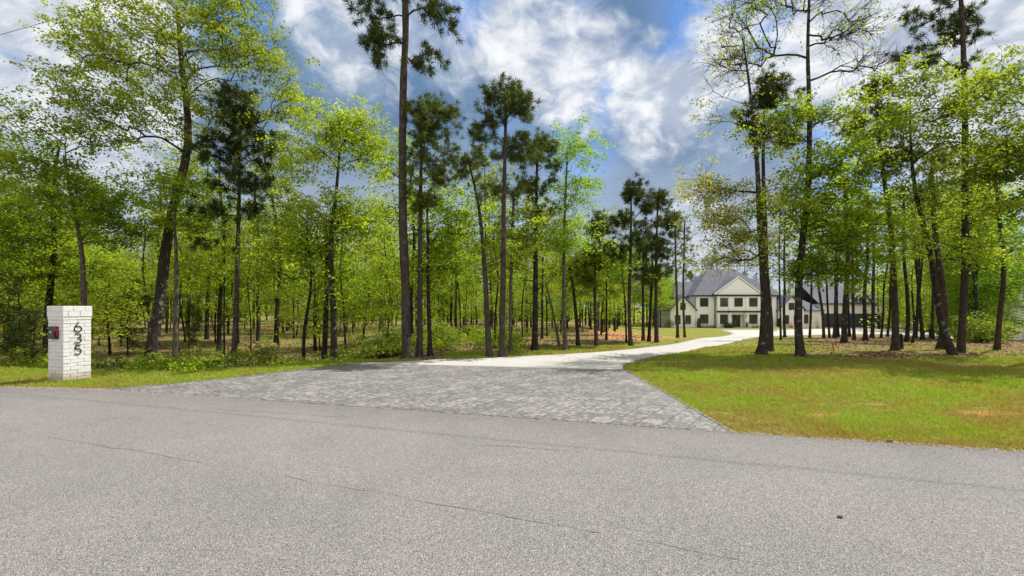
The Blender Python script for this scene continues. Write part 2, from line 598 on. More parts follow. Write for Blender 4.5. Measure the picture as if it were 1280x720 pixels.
M = dict(
    asphalt=m_asphalt(), pavers=m_pavers(), concrete=m_concrete(), land=m_ground(),
    crack=m_plain('crack_filler', (0.15, 0.14, 0.138), .9),
    grass=m_leaf('grass_blades', (0.34, 0.22, 0.085), (0.255, 0.39, 0.035), .45, .6, 0.0),
    litter=m_leaf('dead_leaves', (0.10, 0.05, 0.026), (0.31, 0.20, 0.125), .1, .8, 0.0),
    leaf_bright=m_leaf('spring_leaf', (0.10, 0.195, 0.012), (0.37, 0.47, 0.032), .58),
    leaf_oak=m_leaf('oak_leaf', (0.09, 0.155, 0.014), (0.33, 0.40, 0.036), .56),
    leaf_pale=m_leaf('young_pale_leaf', (0.22, 0.25, 0.055), (0.46, 0.48, 0.13), .5, yellow=(.42, .38, .12)),
    leaf_fresh=m_leaf('fresh_green_leaf', (0.11, 0.25, 0.022), (0.28, 0.45, 0.045), .55),
    leaf_shrub=m_leaf('shrub_leaf', (0.09, 0.15, 0.016), (0.25, 0.32, 0.03), .45),
    needle=m_leaf('pine_needle', (0.028, 0.045, 0.012), (0.10, 0.135, 0.028), .25, yellow=(.13, .15, .03)),
    needle_green=m_leaf('fresh_pine_needle', (0.06, 0.09, 0.016), (0.19, 0.23, 0.04), .35, yellow=(.2, .2, .04)),
    boxwood=m_leaf('dark_evergreen_leaf', (0.02, 0.035, 0.012), (0.06, 0.09, 0.025), .2),
    petal=m_leaf('pink_petal', (0.45, 0.12, 0.20), (0.70, 0.30, 0.40), .3, yellow=(.6, .2, .3)),
    bark_oak=m_bark('oak_bark', (0.048, 0.039, 0.031), (0.011, 0.009, 0.007), .5),
    bark_pine=m_bark('pine_bark', (0.066, 0.050, 0.043), (0.013, 0.010, 0.009), .12),
    bark_grey=m_bark('grey_bark', (0.11, 0.092, 0.072), (0.035, 0.029, 0.023), .25),
    bark_dark=m_bark('dark_bark', (0.032, 0.026, 0.021), (0.009, 0.007, 0.006), .2),
    white=m_painted_brick(),
    cream=m_wallpaint('cream_board_siding', (0.87, 0.86, 0.85)),
    trim=m_wallpaint('white_trim', (0.80, 0.79, 0.76)),
    shingle=m_shingle(), glass=m_glass(),
    black=m_plain('black_metal', (0.018, 0.018, 0.02), .4, spec=.5),
    bronze=m_plain('dark_bronze_box', (0.02, 0.019, 0.019), .4, spec=.5),
    red=m_plain('red_flag_paint', (0.50, 0.02, 0.045), .45),
    navy=m_plain('navy_garage_door', (0.045, 0.055, 0.085), .5),
    fascia=m_plain('dark_fascia', (0.025, 0.022, 0.022), .5),
    terracotta=m_plain('black_planter', (0.03, 0.03, 0.032), .5),
    stake=m_plain('red_brown_stake', (0.33, 0.085, 0.045), .7),
    lampglass=m_plain('frosted_lantern', (0.55, 0.53, 0.47), .3),
    carpaint=m_plain('white_car_paint', (0.72, 0.72, 0.74), .25, spec=.5),
    rubber=m_plain('tyre_rubber', (0.02, 0.02, 0.02), .8),
    yellow=m_plain('ochre_paint', (0.48, 0.30, 0.10), .7),
    wire=m_plain('wire_sheath', (0.03, 0.03, 0.035), .6),
    grit=m_plain('road_grit_stone', (0.22, 0.20, 0.185), .9, var=.6, scale=40.0),
    stone=m_plain('pebble_stone', (0.10, 0.09, 0.085), .85),
)

# ------------------------------------------------------------------ land, road, paving
ROAD_EDGE = [(-140, 30), (-60, 17.2), (-30, 11.9), (-18, 10.15), (-10.24, 9.1), (-7.95, 8.84), (-4, 7.75), (2.77, 5.8), (5.66, 5.03), (12, 3.3), (30, -1.6), (60, -9.6), (140, -31)]
DRIVE_L = [(-4.52, 12.85), (-2.87, 13.6), (0, 14.6), (1.62, 15.3), (3.12, 16.15), (4.93, 17.55), (6.5, 19.4), (7.97, 21.6), (11.2, 28), (16.5, 38.4), (24.4, 52.5), (30.2, 62.2), (32.2, 69.4), (33.6, 73.8)]
DRIVE_R = [(2.84, 11.55), (2.93, 12.15), (3.23, 12.85), (3.91, 13.9), (4.86, 14.95), (5.91, 16.0), (7.4, 17.75), (10.2, 21.4), (13.6, 26.9), (19.5, 37), (25.5, 47.3), (29.8, 53.6), (36.2, 57.5), (46, 60.5)]
APRON_L = [(-7.95, 8.86), (-7.0, 9.55), (-5.9, 10.9), (-5.25, 11.9), (-4.52, 12.85)]
APRON_R = [(2.76, 5.82), (2.85, 7.2), (2.83, 9.0), (2.80, 10.4), (2.84, 11.55)]
# the apron's right side, read at a few rows of the picture
APRON_R = [(2.77, 5.80), (2.80, 6.9), (2.82, 8.2), (2.83, 9.8), (2.84, 11.55)]


def resample(pts, n, smooth=True):
    p = np.array(pts, float)
    if smooth and len(p) > 3:
        for _ in range(2):
            q = np.empty((2 * len(p), 2))
            a, b = p[:-1], p[1:]
            q = np.vstack([p[:1], np.stack([.75 * a + .25 * b, .25 * a + .75 * b], 1).reshape(-1, 2), p[-1:]])
            p = q
    s = np.r_[0, np.cumsum(np.linalg.norm(np.diff(p, axis=0), axis=1))]
    t = np.linspace(0, s[-1], n)
    return np.stack([np.interp(t, s, p[:, 0]), np.interp(t, s, p[:, 1])], 1)


def ribbon(name, A, B, nacross, lift, mat, skirt=0.12, flat=False, jit=0.0):
    """a paved sheet between two edge lines, lying on the land, with a short skirt down its rim"""
    A, B = np.array(A), np.array(B)
    n = len(A)
    t = np.linspace(0, 1, nacross + 1)
    P = A[:, None] * (1 - t)[None, :, None] + B[:, None] * t[None, :, None]
    if jit:
        j = (vnoise(P[:, 0, 0], P[:, 0, 1], .5, 3) - .5) * jit
        P[:, 0, 1] += j
        j = (vnoise(P[:, -1, 0], P[:, -1, 1], .5, 4) - .5) * jit
        P[:, -1, 1] += j
    Z = (np.zeros(P.shape[:2]) if flat else ground_z(P[..., 0], P[..., 1])) + lift
    V = np.dstack([P, Z]).reshape(-1, 3)
    m = nacross + 1
    i = np.arange(n - 1)[:, None] * m
    k = np.arange(nacross)[None]
    Q = np.stack([i + k, i + k + 1, i + m + k + 1, i + m + k], -1).reshape(-1, 4)
    rim = np.r_[np.arange(n) * m, (n - 1) * m + np.arange(1, m), (np.arange(n - 1)[::-1]) * m + m - 1, np.arange(1, m - 1)[::-1]]
    low = V[rim] - np.array([0, 0, skirt])
    b = len(V) + np.arange(len(rim))
    S = np.stack([rim, np.roll(rim, -1), np.roll(b, -1), b], -1)
    V = np.vstack([V, low])
    o = mesh_np(name, V, np.vstack([Q, S]), mat)
    bm = bmesh.new()
    bm.from_mesh(o.data)
    bmesh.ops.recalc_face_normals(bm, faces=bm.faces)
    bm.to_mesh(o.data)
    bm.free()
    return tag(o, kind='structure')


def poly_dist(x, y, line):
    """distance from points to a polyline"""
    p = np.array(line, float)
    best = np.full(np.shape(x), 1e9)
    for a, b in zip(p[:-1], p[1:]):
        ab = b - a
        t = np.clip(((x - a[0]) * ab[0] + (y - a[1]) * ab[1]) / (ab @ ab), 0, 1)
        best = np.minimum(best, np.hypot(x - a[0] - t * ab[0], y - a[1] - t * ab[1]))
    return best


RE = np.array(ROAD_EDGE, float)
DL, DR = np.array(DRIVE_L), np.array(DRIVE_R)


def road_y(x):
    return np.interp(x, RE[:, 0], RE[:, 1])


PAVED = [np.vstack([[(2.78, 5.6), (-4, 7.45), (-7.97, 8.6)], np.array(APRON_L), DL, [(46, 75), (66, 77.5), (66, 64), (46, 60.5)], DR[::-1], np.array(APRON_R)[::-1]])]


def inside_poly(x, y, poly):
    x, y = np.asarray(x), np.asarray(y)
    c = np.zeros(x.shape, bool)
    n = len(poly)
    for i in range(n):
        x1, y1 = poly[i]
        x2, y2 = poly[(i + 1) % n]
        if y1 == y2:
            continue
        c ^= ((y1 > y) != (y2 > y)) & (x < (x2 - x1) * (y - y1) / (y2 - y1) + x1)
    return c


def masks(x, y):
    """which stretch of land is lawn, dry straw or bare clay"""
    yy = np.maximum(y, 1.0)
    u = x / yy
    g = np.zeros(x.shape)
    dry = np.zeros(x.shape)
    clay = np.zeros(x.shape)
    # right lawn up to the trees
    edge = 16.0 + (vnoise(x, y, 5, 11) - .5) * 2.6 - 1.3 * sstep((u - .75) / .3)
    g = np.maximum(g, sstep((edge - yy) / 1.6) * (x > 1.5))
    # lawn running on beside the drive and before the house
    g = np.maximum(g, sstep((0.66 - u) / .08) * (u > .33) * (yy > 14))
    g = np.maximum(g, sstep((6 - poly_dist(x, y, DRIVE_R)) / 4) * (u > .4) * .9)
    # thin grass running on between the trunks, with open litter between
    g = np.maximum(g, (u > .35) * (yy > 14) * (yy < 60) * (.20 + .42 * vnoise(x, y, 3.4, 91)))
    # strip by the road on the left, verge along the far side of the drive
    g = np.maximum(g, ((u < -.2) & (yy < np.interp(u, [-1.3, -1.05, -.72, -.55, -.35], [12.9, 11.9, 11.4, 12.5, 13.9]))).astype(float))
    dv = poly_dist(x, y, DRIVE_L)
    g = np.maximum(g, sstep((3.6 - dv) / 2.0) * .95 * (u > -.15))
    g = np.maximum(g, .43 * (u < .35))
    g = np.maximum(g, sstep((0.33 - u) / .04) * sstep((yy - 42) / 10) * (u > .18) * .85)
    # dead straw patches in the lawn and bare clay
    near = (x > 1.5) & (yy < 17)
    dry = np.where(near, .06 + .5 * sstep((vnoise(x, y, 1.6, 21) - .42) / .35) * sstep((9.5 - yy) / 3.5) + .35 * sstep((vnoise(x, y, 2.4, 22) - .5) / .3), 0)
    dry = np.maximum(dry, np.where(near, .7 * np.exp(-(((x - 12.6) / 1.6) ** 2 + ((yy - 12.6) / .7) ** 2)), 0))
    dry = np.maximum(dry, np.where(near, .65 * np.exp(-(((x - 9.4) / 1.3) ** 2 + ((yy - 12.8) / .9) ** 2)), 0))
    dry = np.maximum(dry, .8 * np.exp(-((y - road_y(x)) / .22) ** 2) * (x > 2))
    dry = np.maximum(dry, .55 * np.exp(-((y - road_y(x)) / .30) ** 2) * (x < -8))
    for (cx, cy, rx, ry, a) in [(4.6, 6.75, .5, .25, .72), (7.1, 6.9, .7, .3, .72), (5.9, 7.4, .5, .2, .7), (8.6, 7.6, .5, .2, .8), (3.6, 7.6, .3, .25, .6), (11.5, 9.2, .9, .25, .7), (9.0, 6.0, .3, .2, .5), (5.6, 6.2, .3, .15, .6),
                                (11.4, 14.2, 2.4, .5, .85), (8.8, 13.8, .9, .4, .3), (9.3, 38, 3.6, 9.0, 1.0), (14.5, 41, 2.6, 5, 1.0), (6.8, 27.0, 2.4, 3.2, .9),
                                (13, 46, 5, 4, .8), (-10.5, 10.1, .6, .2, .7), (-9.9, 9.4, .8, .14, .6), (-46, 44, 6, 6, .9), (-70, 62, 9, 8, .8),
                                (20, 27, 3, 2.5, .5), (16.0, 17.6, 2.2, .6, .4), (25, 31, 4, 4, .5), (36, 57, 2, 2, .5), (-26, 48, 8, 3, .55), (-14, 52, 8, 3, .5)]:
        clay = np.maximum(clay, a * np.exp(-(((x - cx) / rx) ** 2 + ((y - cy) / ry) ** 2)))
    return g, dry, clay


def make_land():
    def axis(lo, hi, fine_lo, fine_hi, step, grow=1.12):
        a = list(np.arange(fine_lo, fine_hi + 1e-6, step))
        s, p = step, fine_lo
        left = []
        while p > lo:
            s *= grow
            p -= s
            left.append(p)
        s, p = step, fine_hi
        right = []
        while p < hi:
            s *= grow
            p += s
            right.append(p)
        return np.array(left[::-1] + a + right)
    xs = axis(-2200, 2200, -24, 26, 0.30, 1.055)
    ys = axis(-300, 3000, 3.5, 24, 0.25, 1.05)
    X, Y = np.meshgrid(xs, ys, indexing='ij')
    Z = ground_z(X, Y) + 0.0
    under = sstep((road_y(X) + 0.1 - Y) / 0.3)
    Z = Z - 0.06 * under
    Z = Z - 0.05 * inside_poly(X, Y, PAVED[0])
    g, d, c = masks(X, Y)
    n, m = X.shape
    V = np.stack([X, Y, Z], -1).reshape(-1, 3)
    i = np.arange(n - 1)[:, None] * m
    k = np.arange(m - 1)[None]
    Q = np.stack([i + k, i + m + k, i + m + k + 1, i + k + 1], -1).reshape(-1, 4)
    o = mesh_np('ground', V, Q, M['land'], smooth=True, attr={'grass': ('POINT', g.ravel()), 'dry': ('POINT', d.ravel()), 'clay': ('POINT', c.ravel())})
    tag(o, kind='structure')


make_land()

xs = np.r_[np.arange(-140, -24, 4.0), np.arange(-24, 24, 0.2), np.arange(24, 141, 4.0)]
edge = np.stack([xs, road_y(xs) + (vnoise(xs, xs * 0, .45, 8) - .5) * .07 * (np.abs(xs) < 24)], 1)
far = np.stack([xs, road_y(xs) - 13.0], 1)
ribbon('road', far, edge, 6, 0.004, M['asphalt'], skirt=.1, flat=True)
ribbon('paver_apron', resample(APRON_L, 30), resample(APRON_R, 30), 24, 0.012, M['pavers'], skirt=.1)
# the soldier course that trims the apron on the lawn side
er = resample(APRON_R, 30)
ribbon('apron_border', er + np.array([.003, 0]), er + np.array([.075, 0]), 1, 0.013, M['pavers'], skirt=.1)
a_, b_ = resample(DRIVE_L, 160), resample(DRIVE_R, 160)
ribbon('driveway', a_, b_, 10, 0.016, M['concrete'], skirt=.14)
ribbon('parking_court', resample([(33.6, 73.8), (46, 74.6), (66, 77.2)], 40, False), resample([(46, 60.5), (54, 62), (66, 64.5)], 40, False), 8, 0.02, M['concrete'])


def crack(pts, w, seed, gap=0.0):
    p = resample(pts, 220, False)
    rr = np.random.default_rng(seed)
    off = (vnoise(p[:, 0], p[:, 1], .35, seed) - .5) * .07 + (vnoise(p[:, 0], p[:, 1], .08, seed + 1) - .5) * .02
    ww = w * (0.25 + 1.1 * vnoise(p[:, 0], p[:, 1], .22, seed + 2))
    a = np.c_[p[:, 0], p[:, 1] + off, np.full(len(p), .008)]
    b = a + np.c_[np.zeros(len(p)), ww, np.zeros(len(p))]
    V = np.stack([a, b], 1).reshape(-1, 3)
    i = np.arange(len(p) - 1) * 2
    Q = np.stack([i, i + 2, i + 3, i + 1], -1)
    keep = vnoise(p[:-1, 0], p[:-1, 1], .5, seed + 5) > gap
    tag(mesh_np('road_crack', V, Q[keep], M['crack']), kind='structure')


crack([(-11, 7.65), (-6.8, 6.03), (-1.5, 4.05), (0.87, 3.1), (1.6, 2.8)], .008, 31, .3)
crack([(-12, 8.1), (-7.9, 7.1), (-1.4, 5.5), (3.0, 4.5)], .009, 41, .5)
crack([(-10.5, 8.45), (-5.5, 7.3), (-2.4, 6.6)], .010, 51, .4)


# sawn joints across the concrete
for q in range(9, 158, 9):
    A_, B_ = a_[q], b_[q]
    t_ = np.linspace(0.02, .98, 14)[:, None]
    P_ = A_ * (1 - t_) + B_ * t_
    d_ = (a_[q + 1] - a_[q])
    d_ = d_ / np.linalg.norm(d_) * .012
    V_ = np.vstack([np.c_[P_, ground_z(P_[:, 0], P_[:, 1]) + .020], np.c_[P_ + d_, ground_z(P_[:, 0], P_[:, 1]) + .020]])
    i_ = np.arange(13)
    tag(mesh_np('driveway_joint', V_, np.stack([i_, i_ + 1, i_ + 15, i_ + 14], -1), M['crack']), kind='structure')


# ------------------------------------------------------------------ trees
class Grow:
    """trunk + limbs that reach for crown points; foliage is set at those points"""
    def __init__(self, seed):
        self.r = np.random.default_rng(seed)

    def run(self, trunk, r0, r1, pts, limb_min=0.35, up=0.55, lam=0.35, droop=0.0, tip=0.007, seg=0.38, flare=.55, sides=10, limb_cap=.62):
        r = self.r
        tr = np.array(trunk, float)
        s = np.r_[0, np.cumsum(np.linalg.norm(np.diff(tr, axis=0), axis=1))]
        n = max(8, int(s[-1] / seg))
        tt = np.linspace(0, s[-1], n)
        # smooth trunk line
        T = np.stack([np.interp(tt, s, tr[:, i]) for i in range(3)], 1)
        for _ in range(3):
            T[1:-1] = .25 * T[:-2] + .5 * T[1:-1] + .25 * T[2:]
        f = tt / s[-1]
        rad_t = r1 + (r0 - r1) * (1 - f) ** .85
        pos = [p for p in T]
        par = [-1] + list(range(n - 1))
        plen = [0.0 if f[i] >= limb_min else 1e6 for i in range(n)]
        base_d = [0.0] * n
        pts = np.asarray(pts, float)
        order = np.argsort([np.min(np.linalg.norm(T - p, axis=1)) for p in pts]) if len(pts) else []
        tips = []
        P = np.zeros((n + len(pts) * 14, 3))
        P[:n] = T
        L = np.zeros(len(P))
        B = np.full(len(P), 0.0)
        B[:n] = [1e6 if f[i] < limb_min else 0 for i in range(n)]
        cnt = n
        chains = []
        for k in order:
            a = pts[k]
            D = a - P[:cnt]
            dist = np.linalg.norm(D, axis=1)
            cost = dist + up * np.maximum(0, dist * .45 - D[:, 2]) + lam * L[:cnt] + B[:cnt]
            j = int(np.argmin(cost))
            q0 = P[j]
            m = max(2, min(12, int(dist[j] / .3)))
            ts = np.linspace(0, 1, m + 1)[1:, None]
            mid = (q0 + a) / 2 + np.array([0, 0, (.12 - droop) * dist[j]]) + r.normal(0, .07, 3) * dist[j]
            C = (1 - ts) ** 2 * q0 + 2 * ts * (1 - ts) * mid + ts ** 2 * a
            C[:-1] += r.normal(0, .018, (m, 3))[:-1] * min(1.0, dist[j])
            idx = list(range(cnt, cnt + m))
            P[cnt:cnt + m] = C
            L[cnt:cnt + m] = L[j] + dist[j] * ts[:, 0]
            par += [j] + idx[:-1]
            chains.append([j] + idx)
            tips.append((a, C[-1] - (C[-2] if m > 1 else q0)))
            cnt += m
        P = P[:cnt]
        # pipe model
        ex = 2.2
        acc = np.zeros(cnt)
        for ch in chains:
            acc[ch[-1]] += tip ** ex
        for i in range(cnt - 1, -1, -1):
            if acc[i] == 0:
                acc[i] = tip ** ex
            if par[i] >= 0:
                acc[par[i]] += acc[i]
        rad = acc ** (1 / ex)
        V, Q, b = [], [], 0
        z = T[:, 2] - T[0, 2]
        rt = rad_t * (1 + flare * np.exp(-np.maximum(z, 0) / .22))
        # the trunk, faintly ribbed so its outline is not a clean cone
        v, q = tube_arrays(T, rt, sides)
        jj = np.repeat(rt, sides)[:, None] * r.normal(0, .05, (len(v), 1))
        cen = np.repeat(T, sides, 0)
        dv = v - cen
        v = cen + dv * (1 + jj / (np.linalg.norm(dv, axis=1, keepdims=True) + 1e-6))
        V.append(v); Q.append(q); b += len(v)
        for ch in chains:
            c = np.array(ch)
            rr = rad[c].copy()
            j = c[0]
            cap = (rad_t[j] if j < n else rad[j]) * (limb_cap if j < n else .9)
            rr = np.minimum(rr, cap)
            rr[0] = min(rr[1] * 1.25, cap * 1.1)
            v, q = tube_arrays(P[c], rr, 5 if rr[0] > .02 else 3)
            V.append(v); Q.append(q + b); b += len(v)
        self.V, self.Q, self.tips = np.vstack(V), np.vstack(Q), tips
        return self


def add_twigs(g, n_per, length):
    """bare twigs round each tip"""
    r = g.r
    V, Q, b = [g.V], [g.Q], len(g.V)
    for a, dr in g.tips:
        dr = dr / (np.linalg.norm(dr) + 1e-6)
        for _ in range(n_per):
            d = dr + r.normal(0, .6, 3)
            d[2] += .25
            d /= np.linalg.norm(d)
            e = a + d * length * r.uniform(.5, 1.2)
            m = (a + e) / 2 + r.normal(0, .04, 3)
            v, q = tube_arrays(np.array([a, m, e]), np.array([.007, .005, .003]), 3)
            V.append(v); Q.append(q + b); b += len(v)
    g.V, g.Q = np.vstack(V), np.vstack(Q)


def leaf_quads(r, C, size, flat=.55):
    n = len(C)
    N = r.normal(0, 1, (n, 3))
    N[:, 2] = np.abs(N[:, 2]) + flat
    N /= np.linalg.norm(N, axis=1, keepdims=True)
    U = np.cross(N, r.normal(0, 1, (n, 3)))
    U /= np.linalg.norm(U, axis=1, keepdims=True) + 1e-9
    W = np.cross(N, U)
    s = size * r.uniform(.6, 1.3, (n, 1))
    V = np.stack([C - U * s * .5, C + W * s * .33 - U * s * .05, C + U * s * .5, C - W * s * .33 - U * s * .05], 1).reshape(-1, 3)
    Q = np.arange(n * 4).reshape(-1, 4)
    return V, Q


SPRIGS = []


def foliage_leaves(r, tips, per, sigma, size, flatz=.34, mult=None, sprig=34, tight=.125):
    """leaves sit in small sprigs, each on its own twig, so sky shows between the sprigs"""
    C, T = [], []
    SPRIGS.clear()
    for i, (a, dr) in enumerate(tips):
        m = per if mult is None else int(per * mult[i])
        if m <= 0:
            continue
        m = max(1, int(m * r.uniform(.55, 1.35)))
        ns = max(2, m // sprig)
        out = dr / (np.linalg.norm(dr) + 1e-6) * sigma * .35
        sub = a + out + r.normal(0, 1, (ns, 3)) * np.array([sigma, sigma, sigma * flatz])
        ax = sub - a
        ax /= np.linalg.norm(ax, axis=1, keepdims=True) + 1e-6
        k = r.integers(0, ns, m)
        c = sub[k] + ax[k] * r.uniform(-1.3, 1.0, (m, 1)) * tight * 1.2 + r.normal(0, 1, (m, 3)) * np.array([tight, tight, tight * .62])
        C.append(c)
        st = r.normal(0, .2, ns)
        T.append(np.clip(r.uniform(.12, .88) + st[k] + r.normal(0, .07, m), 0, 1))
        for q in sub:
            SPRIGS.append((a, q))
    C, T = np.vstack(C), np.hstack(T)
    V, Q = leaf_quads(r, C, size)
    return V, Q, T


def add_sprig_twigs(g, r):
    """flat little twigs from each limb end to its sprigs"""
    A = np.array([s[0] for s in SPRIGS])
    B = np.array([s[1] for s in SPRIGS])
    if not len(A):
        return
    S = np.cross(B - A, r.normal(0, 1, A.shape))
    S *= .005 / (np.linalg.norm(S, axis=1, keepdims=True) + 1e-9)
    mid = (A + B) / 2 + r.normal(0, .03, A.shape)
    n = len(A)
    V = np.stack([A - S, A + S, mid + S * .8, mid - S * .8, B + S * .4, B - S * .4], 1).reshape(-1, 3)
    o = np.arange(n)[:, None] * 6
    Q = np.vstack([o + np.array([[0, 1, 2, 3]]), o + np.array([[3, 2, 4, 5]])])
    g.Q = np.vstack([g.Q, Q + len(g.V)])
    g.V = np.vstack([g.V, V])


def foliage_needles(r, tips, tufts, per, length, width, sub=.17, mult=None):
    Vs, Ts = [], []
    for i, (a, dr) in enumerate(tips):
        k = max(1, int(round(tufts * (1 if mult is None else mult[i]) * r.uniform(.6, 1.4))))
        dr = dr / (np.linalg.norm(dr) + 1e-6)
        for j in range(k):
            c = a if j == 0 else a + r.normal(0, sub, 3) * np.array([1, 1, .7])
            ax = dr * .8 + r.normal(0, .45, 3)
            ax[2] += .45
            ax /= np.linalg.norm(ax)
            m = max(3, int(per * r.uniform(.7, 1.3)))
            D = ax + r.normal(0, .75, (m, 3))
            D /= np.linalg.norm(D, axis=1, keepdims=True)
            ln = length * r.uniform(.65, 1.15, (m, 1))
            b = c - ax * length * .4 * r.uniform(0, 1, (m, 1))
            e = b + D * ln
            e[:, 2] -= .03
            S = np.cross(D, r.normal(0, 1, (m, 3)))
            S /= np.linalg.norm(S, axis=1, keepdims=True) + 1e-9
            S *= width / 2
            mid = b * .45 + e * .55
            Vs.append(np.stack([b, mid + S, e, mid - S], 1).reshape(-1, 3))
            Ts.append(np.clip(r.uniform(.1, .8) + r.normal(0, .18, m), 0, 1))
    V = np.vstack(Vs)
    return V, np.arange(len(V)).reshape(-1, 4), np.hstack(Ts)


def in_ellipsoids(r, zones):
    """zones: (centre, radii, n, mult)"""
    P, Mu = [], []
    for c, rad, n, mu in zones:
        d = r.normal(0, 1, (n, 3))
        d /= np.linalg.norm(d, axis=1, keepdims=True)
        q = c + d * (r.uniform(.12, 1, (n, 1)) ** .5) * np.array(rad)
        P.append(q)
        Mu.append(np.full(n, mu))
    return np.vstack(P), np.hstack(Mu)


KIND = {   # leaf material, bark, how the foliage is set
    'oak':    dict(leaf='leaf_oak', per=135, sigma=.52, size=.098),
    'green':  dict(leaf='leaf_bright', per=140, sigma=.52, size=.098),
    'fresh':  dict(leaf='leaf_fresh', per=130, sigma=.46, size=.092),
    'pale':   dict(leaf='leaf_pale', per=80, sigma=.42, size=.082),
    'pine':   dict(leaf='needle', needle=True, tufts=2.3, nper=62, length=.235, width=.016),
    'young':  dict(leaf='needle_green', needle=True, tufts=3.6, nper=44, length=.19, width=.016),
}


def add_stubs(g, r, tp, zlo, r0):
    """short dead branch stubs on a pine's bare trunk"""
    for _ in range(9):
        z = r.uniform(zlo * .35, max(zlo * 1.05, 2.5))
        if z > tp[-1][2] * .95:
            continue
        c = np.array([np.interp(z, tp[:, 2], tp[:, i]) for i in range(3)])
        a = r.uniform(0, 6.28)
        ln = r.uniform(.15, .75)
        e = c + np.array([math.cos(a) * ln, math.sin(a) * ln, ln * r.uniform(-.15, .45)])
        v, q = tube_arrays(np.array([c, (c + e) / 2 + r.normal(0, .02, 3), e]), np.array([.02, .012, .005]), 4)
        g.Q = np.vstack([g.Q, q + len(g.V)])
        g.V = np.vstack([g.V, v])


def tree(name, label, cat, d, trunk, w, zones, kind, bark='bark_oak', limb_min=.35, up=.55, lam=.35, seed=None, group=None, twigs=0,
         twig_len=.5, dens=1.0, size=1.0, depth=None, thin=.78, flare=.55, zone_y=.8):
    """a tree standing at distance d whose trunk and crown follow the photograph's outline; pixels become metres at that distance"""
    seed = seed if seed is not None else int(abs(trunk[0][0] * 7 + trunk[0][1] * 3 + d * 11))
    r = np.random.default_rng(seed)
    base = pw(*trunk[0], d)
    g0 = gz(base[0], base[1])
    root = np.array([base[0], base[1], g0])
    tp = [pw(px, py, d) for px, py in trunk]
    tp[0][2] = g0 - .12
    if tp[1][2] < g0 + .3:
        tp[1][2] = g0 + .3
    sway = np.cumsum(r.normal(0, .12, len(tp)))
    for i in range(len(tp)):
        tp[i] = tp[i] - root
        tp[i][1] += sway[i] - sway[0]
    w = (w[0], w[1] if w[1] > .5 * w[0] else min(w[1], .28 * w[0]))
    if zones and zones[-1][1] > -900:
        zones = list(zones) + [(trunk[-1][0], trunk[-1][1], 12, 10, 5, zones[0][5] if len(zones[0]) > 5 else 1.0)]
    zz = []
    for z in zones:
        px, py, rx, ry, n = z[:5]
        mu = z[5] if len(z) > 5 else 1.0
        c = pw(px, py, d) - root
        rx, rz = rx / F * d, ry / F * d
        zz.append((c + np.array([0, r.normal(0, .25), 0]), (rx, max(zone_y * (rx + rz) / 2, .5), rz), n if KIND[kind].get('needle') or mu < .5 else max(3, int(n * thin)), mu))
    K = KIND[kind]
    e = empty(name, root, label, cat, group)
    pts, mu = in_ellipsoids(r, zz) if zz else (np.zeros((0, 3)), np.zeros(0))
    if K.get('needle'):
        up, lam = .25, .25
    g = Grow(seed)
    g.run(tp, w[0] / F * d / 2, w[1] / F * d / 2, pts, limb_min=limb_min, up=up, lam=lam, flare=flare)
    # tips were visited nearest first: keep the multipliers in step
    T = g.tips
    if len(pts):
        lut = {tuple(np.round(p, 5)): m for p, m in zip(pts, mu)}
        mu2 = [lut[tuple(np.round(a, 5))] for a, _ in T]
    if twigs:
        add_twigs(g, twigs, twig_len)
    crown = None
    if len(pts) and max(mu2) > 0:
        if K.get('needle'):
            zlo = min(a[2] for a, _ in T)
            add_stubs(g, r, np.array(tp), zlo, w[0] / F * d / 2)
            crown = foliage_needles(r, T, K['tufts'] * dens, K['nper'], K['length'] * size, K['width'] * size, mult=mu2)
        else:
            crown = foliage_leaves(r, T, int(K['per'] * dens), K['sigma'], K['size'] * size, mult=mu2)
            add_sprig_twigs(g, r)
    mesh_np('trunk', g.V, g.Q, M[bark], e, smooth=True)
    if crown:
        V, Q, t = crown
        mesh_np('crown', V, Q, M[K['leaf']], e, attr={'tint': ('FACE', t)})
    return e

# ------------------------------------------------------------------ the trees one can point to
# left of the drive
tree('oak_tree', 'big dark leaning oak with wide airy crown and forked limbs behind the lawn strip', 'tree', 17.0,
     [(182, 466), (185, 425), (190, 360), (200, 300), (213, 250), (226, 210), (232, 165), (226, 115), (216, 60), (212, 5)], (15, 4),
     [(120, 95, 42, 60, 60), (180, 60, 60, 60, 75), (245, 35, 60, 50, 60), (300, 60, 40, 55, 45), (335, 110, 38, 60, 55), (155, 150, 70, 40, 70),
      (245, 140, 60, 50, 60), (300, 20, 40, 35, 30), (330, 185, 40, 40, 40), (110, 60, 25, 40, 20), (205, -10, 80, 30, 30)],
     'oak', limb_min=.42, dens=.85, thin=.72)
tree('pine_tree', 'young dark needled pine with bare lower trunk standing in front of the oak limbs', 'tree', 16.4,
     [(290, 466), (289, 400), (288, 300), (288, 230), (286, 170), (290, 112)], (7.5, 2.5),
     [(294, 136, 32, 26, 44), (268, 180, 38, 26, 46), (322, 180, 24, 32, 28), (296, 222, 48, 18, 36), (262, 265, 30, 12, 16, .9), (320, 262, 22, 12, 12, .9), (260, 305, 24, 9, 8, .8)],
     'pine', 'bark_pine', limb_min=.3)
tree('slim_tree', 'slim grey trunk with bright leaves just beyond the foot of the leaning oak', 'tree', 16.6,
     [(218, 468), (218, 400), (219, 320), (222, 270), (224, 232)], (7, 2), [(232, 275, 40, 26, 34), (215, 235, 34, 16, 20)], 'green', 'bark_grey')
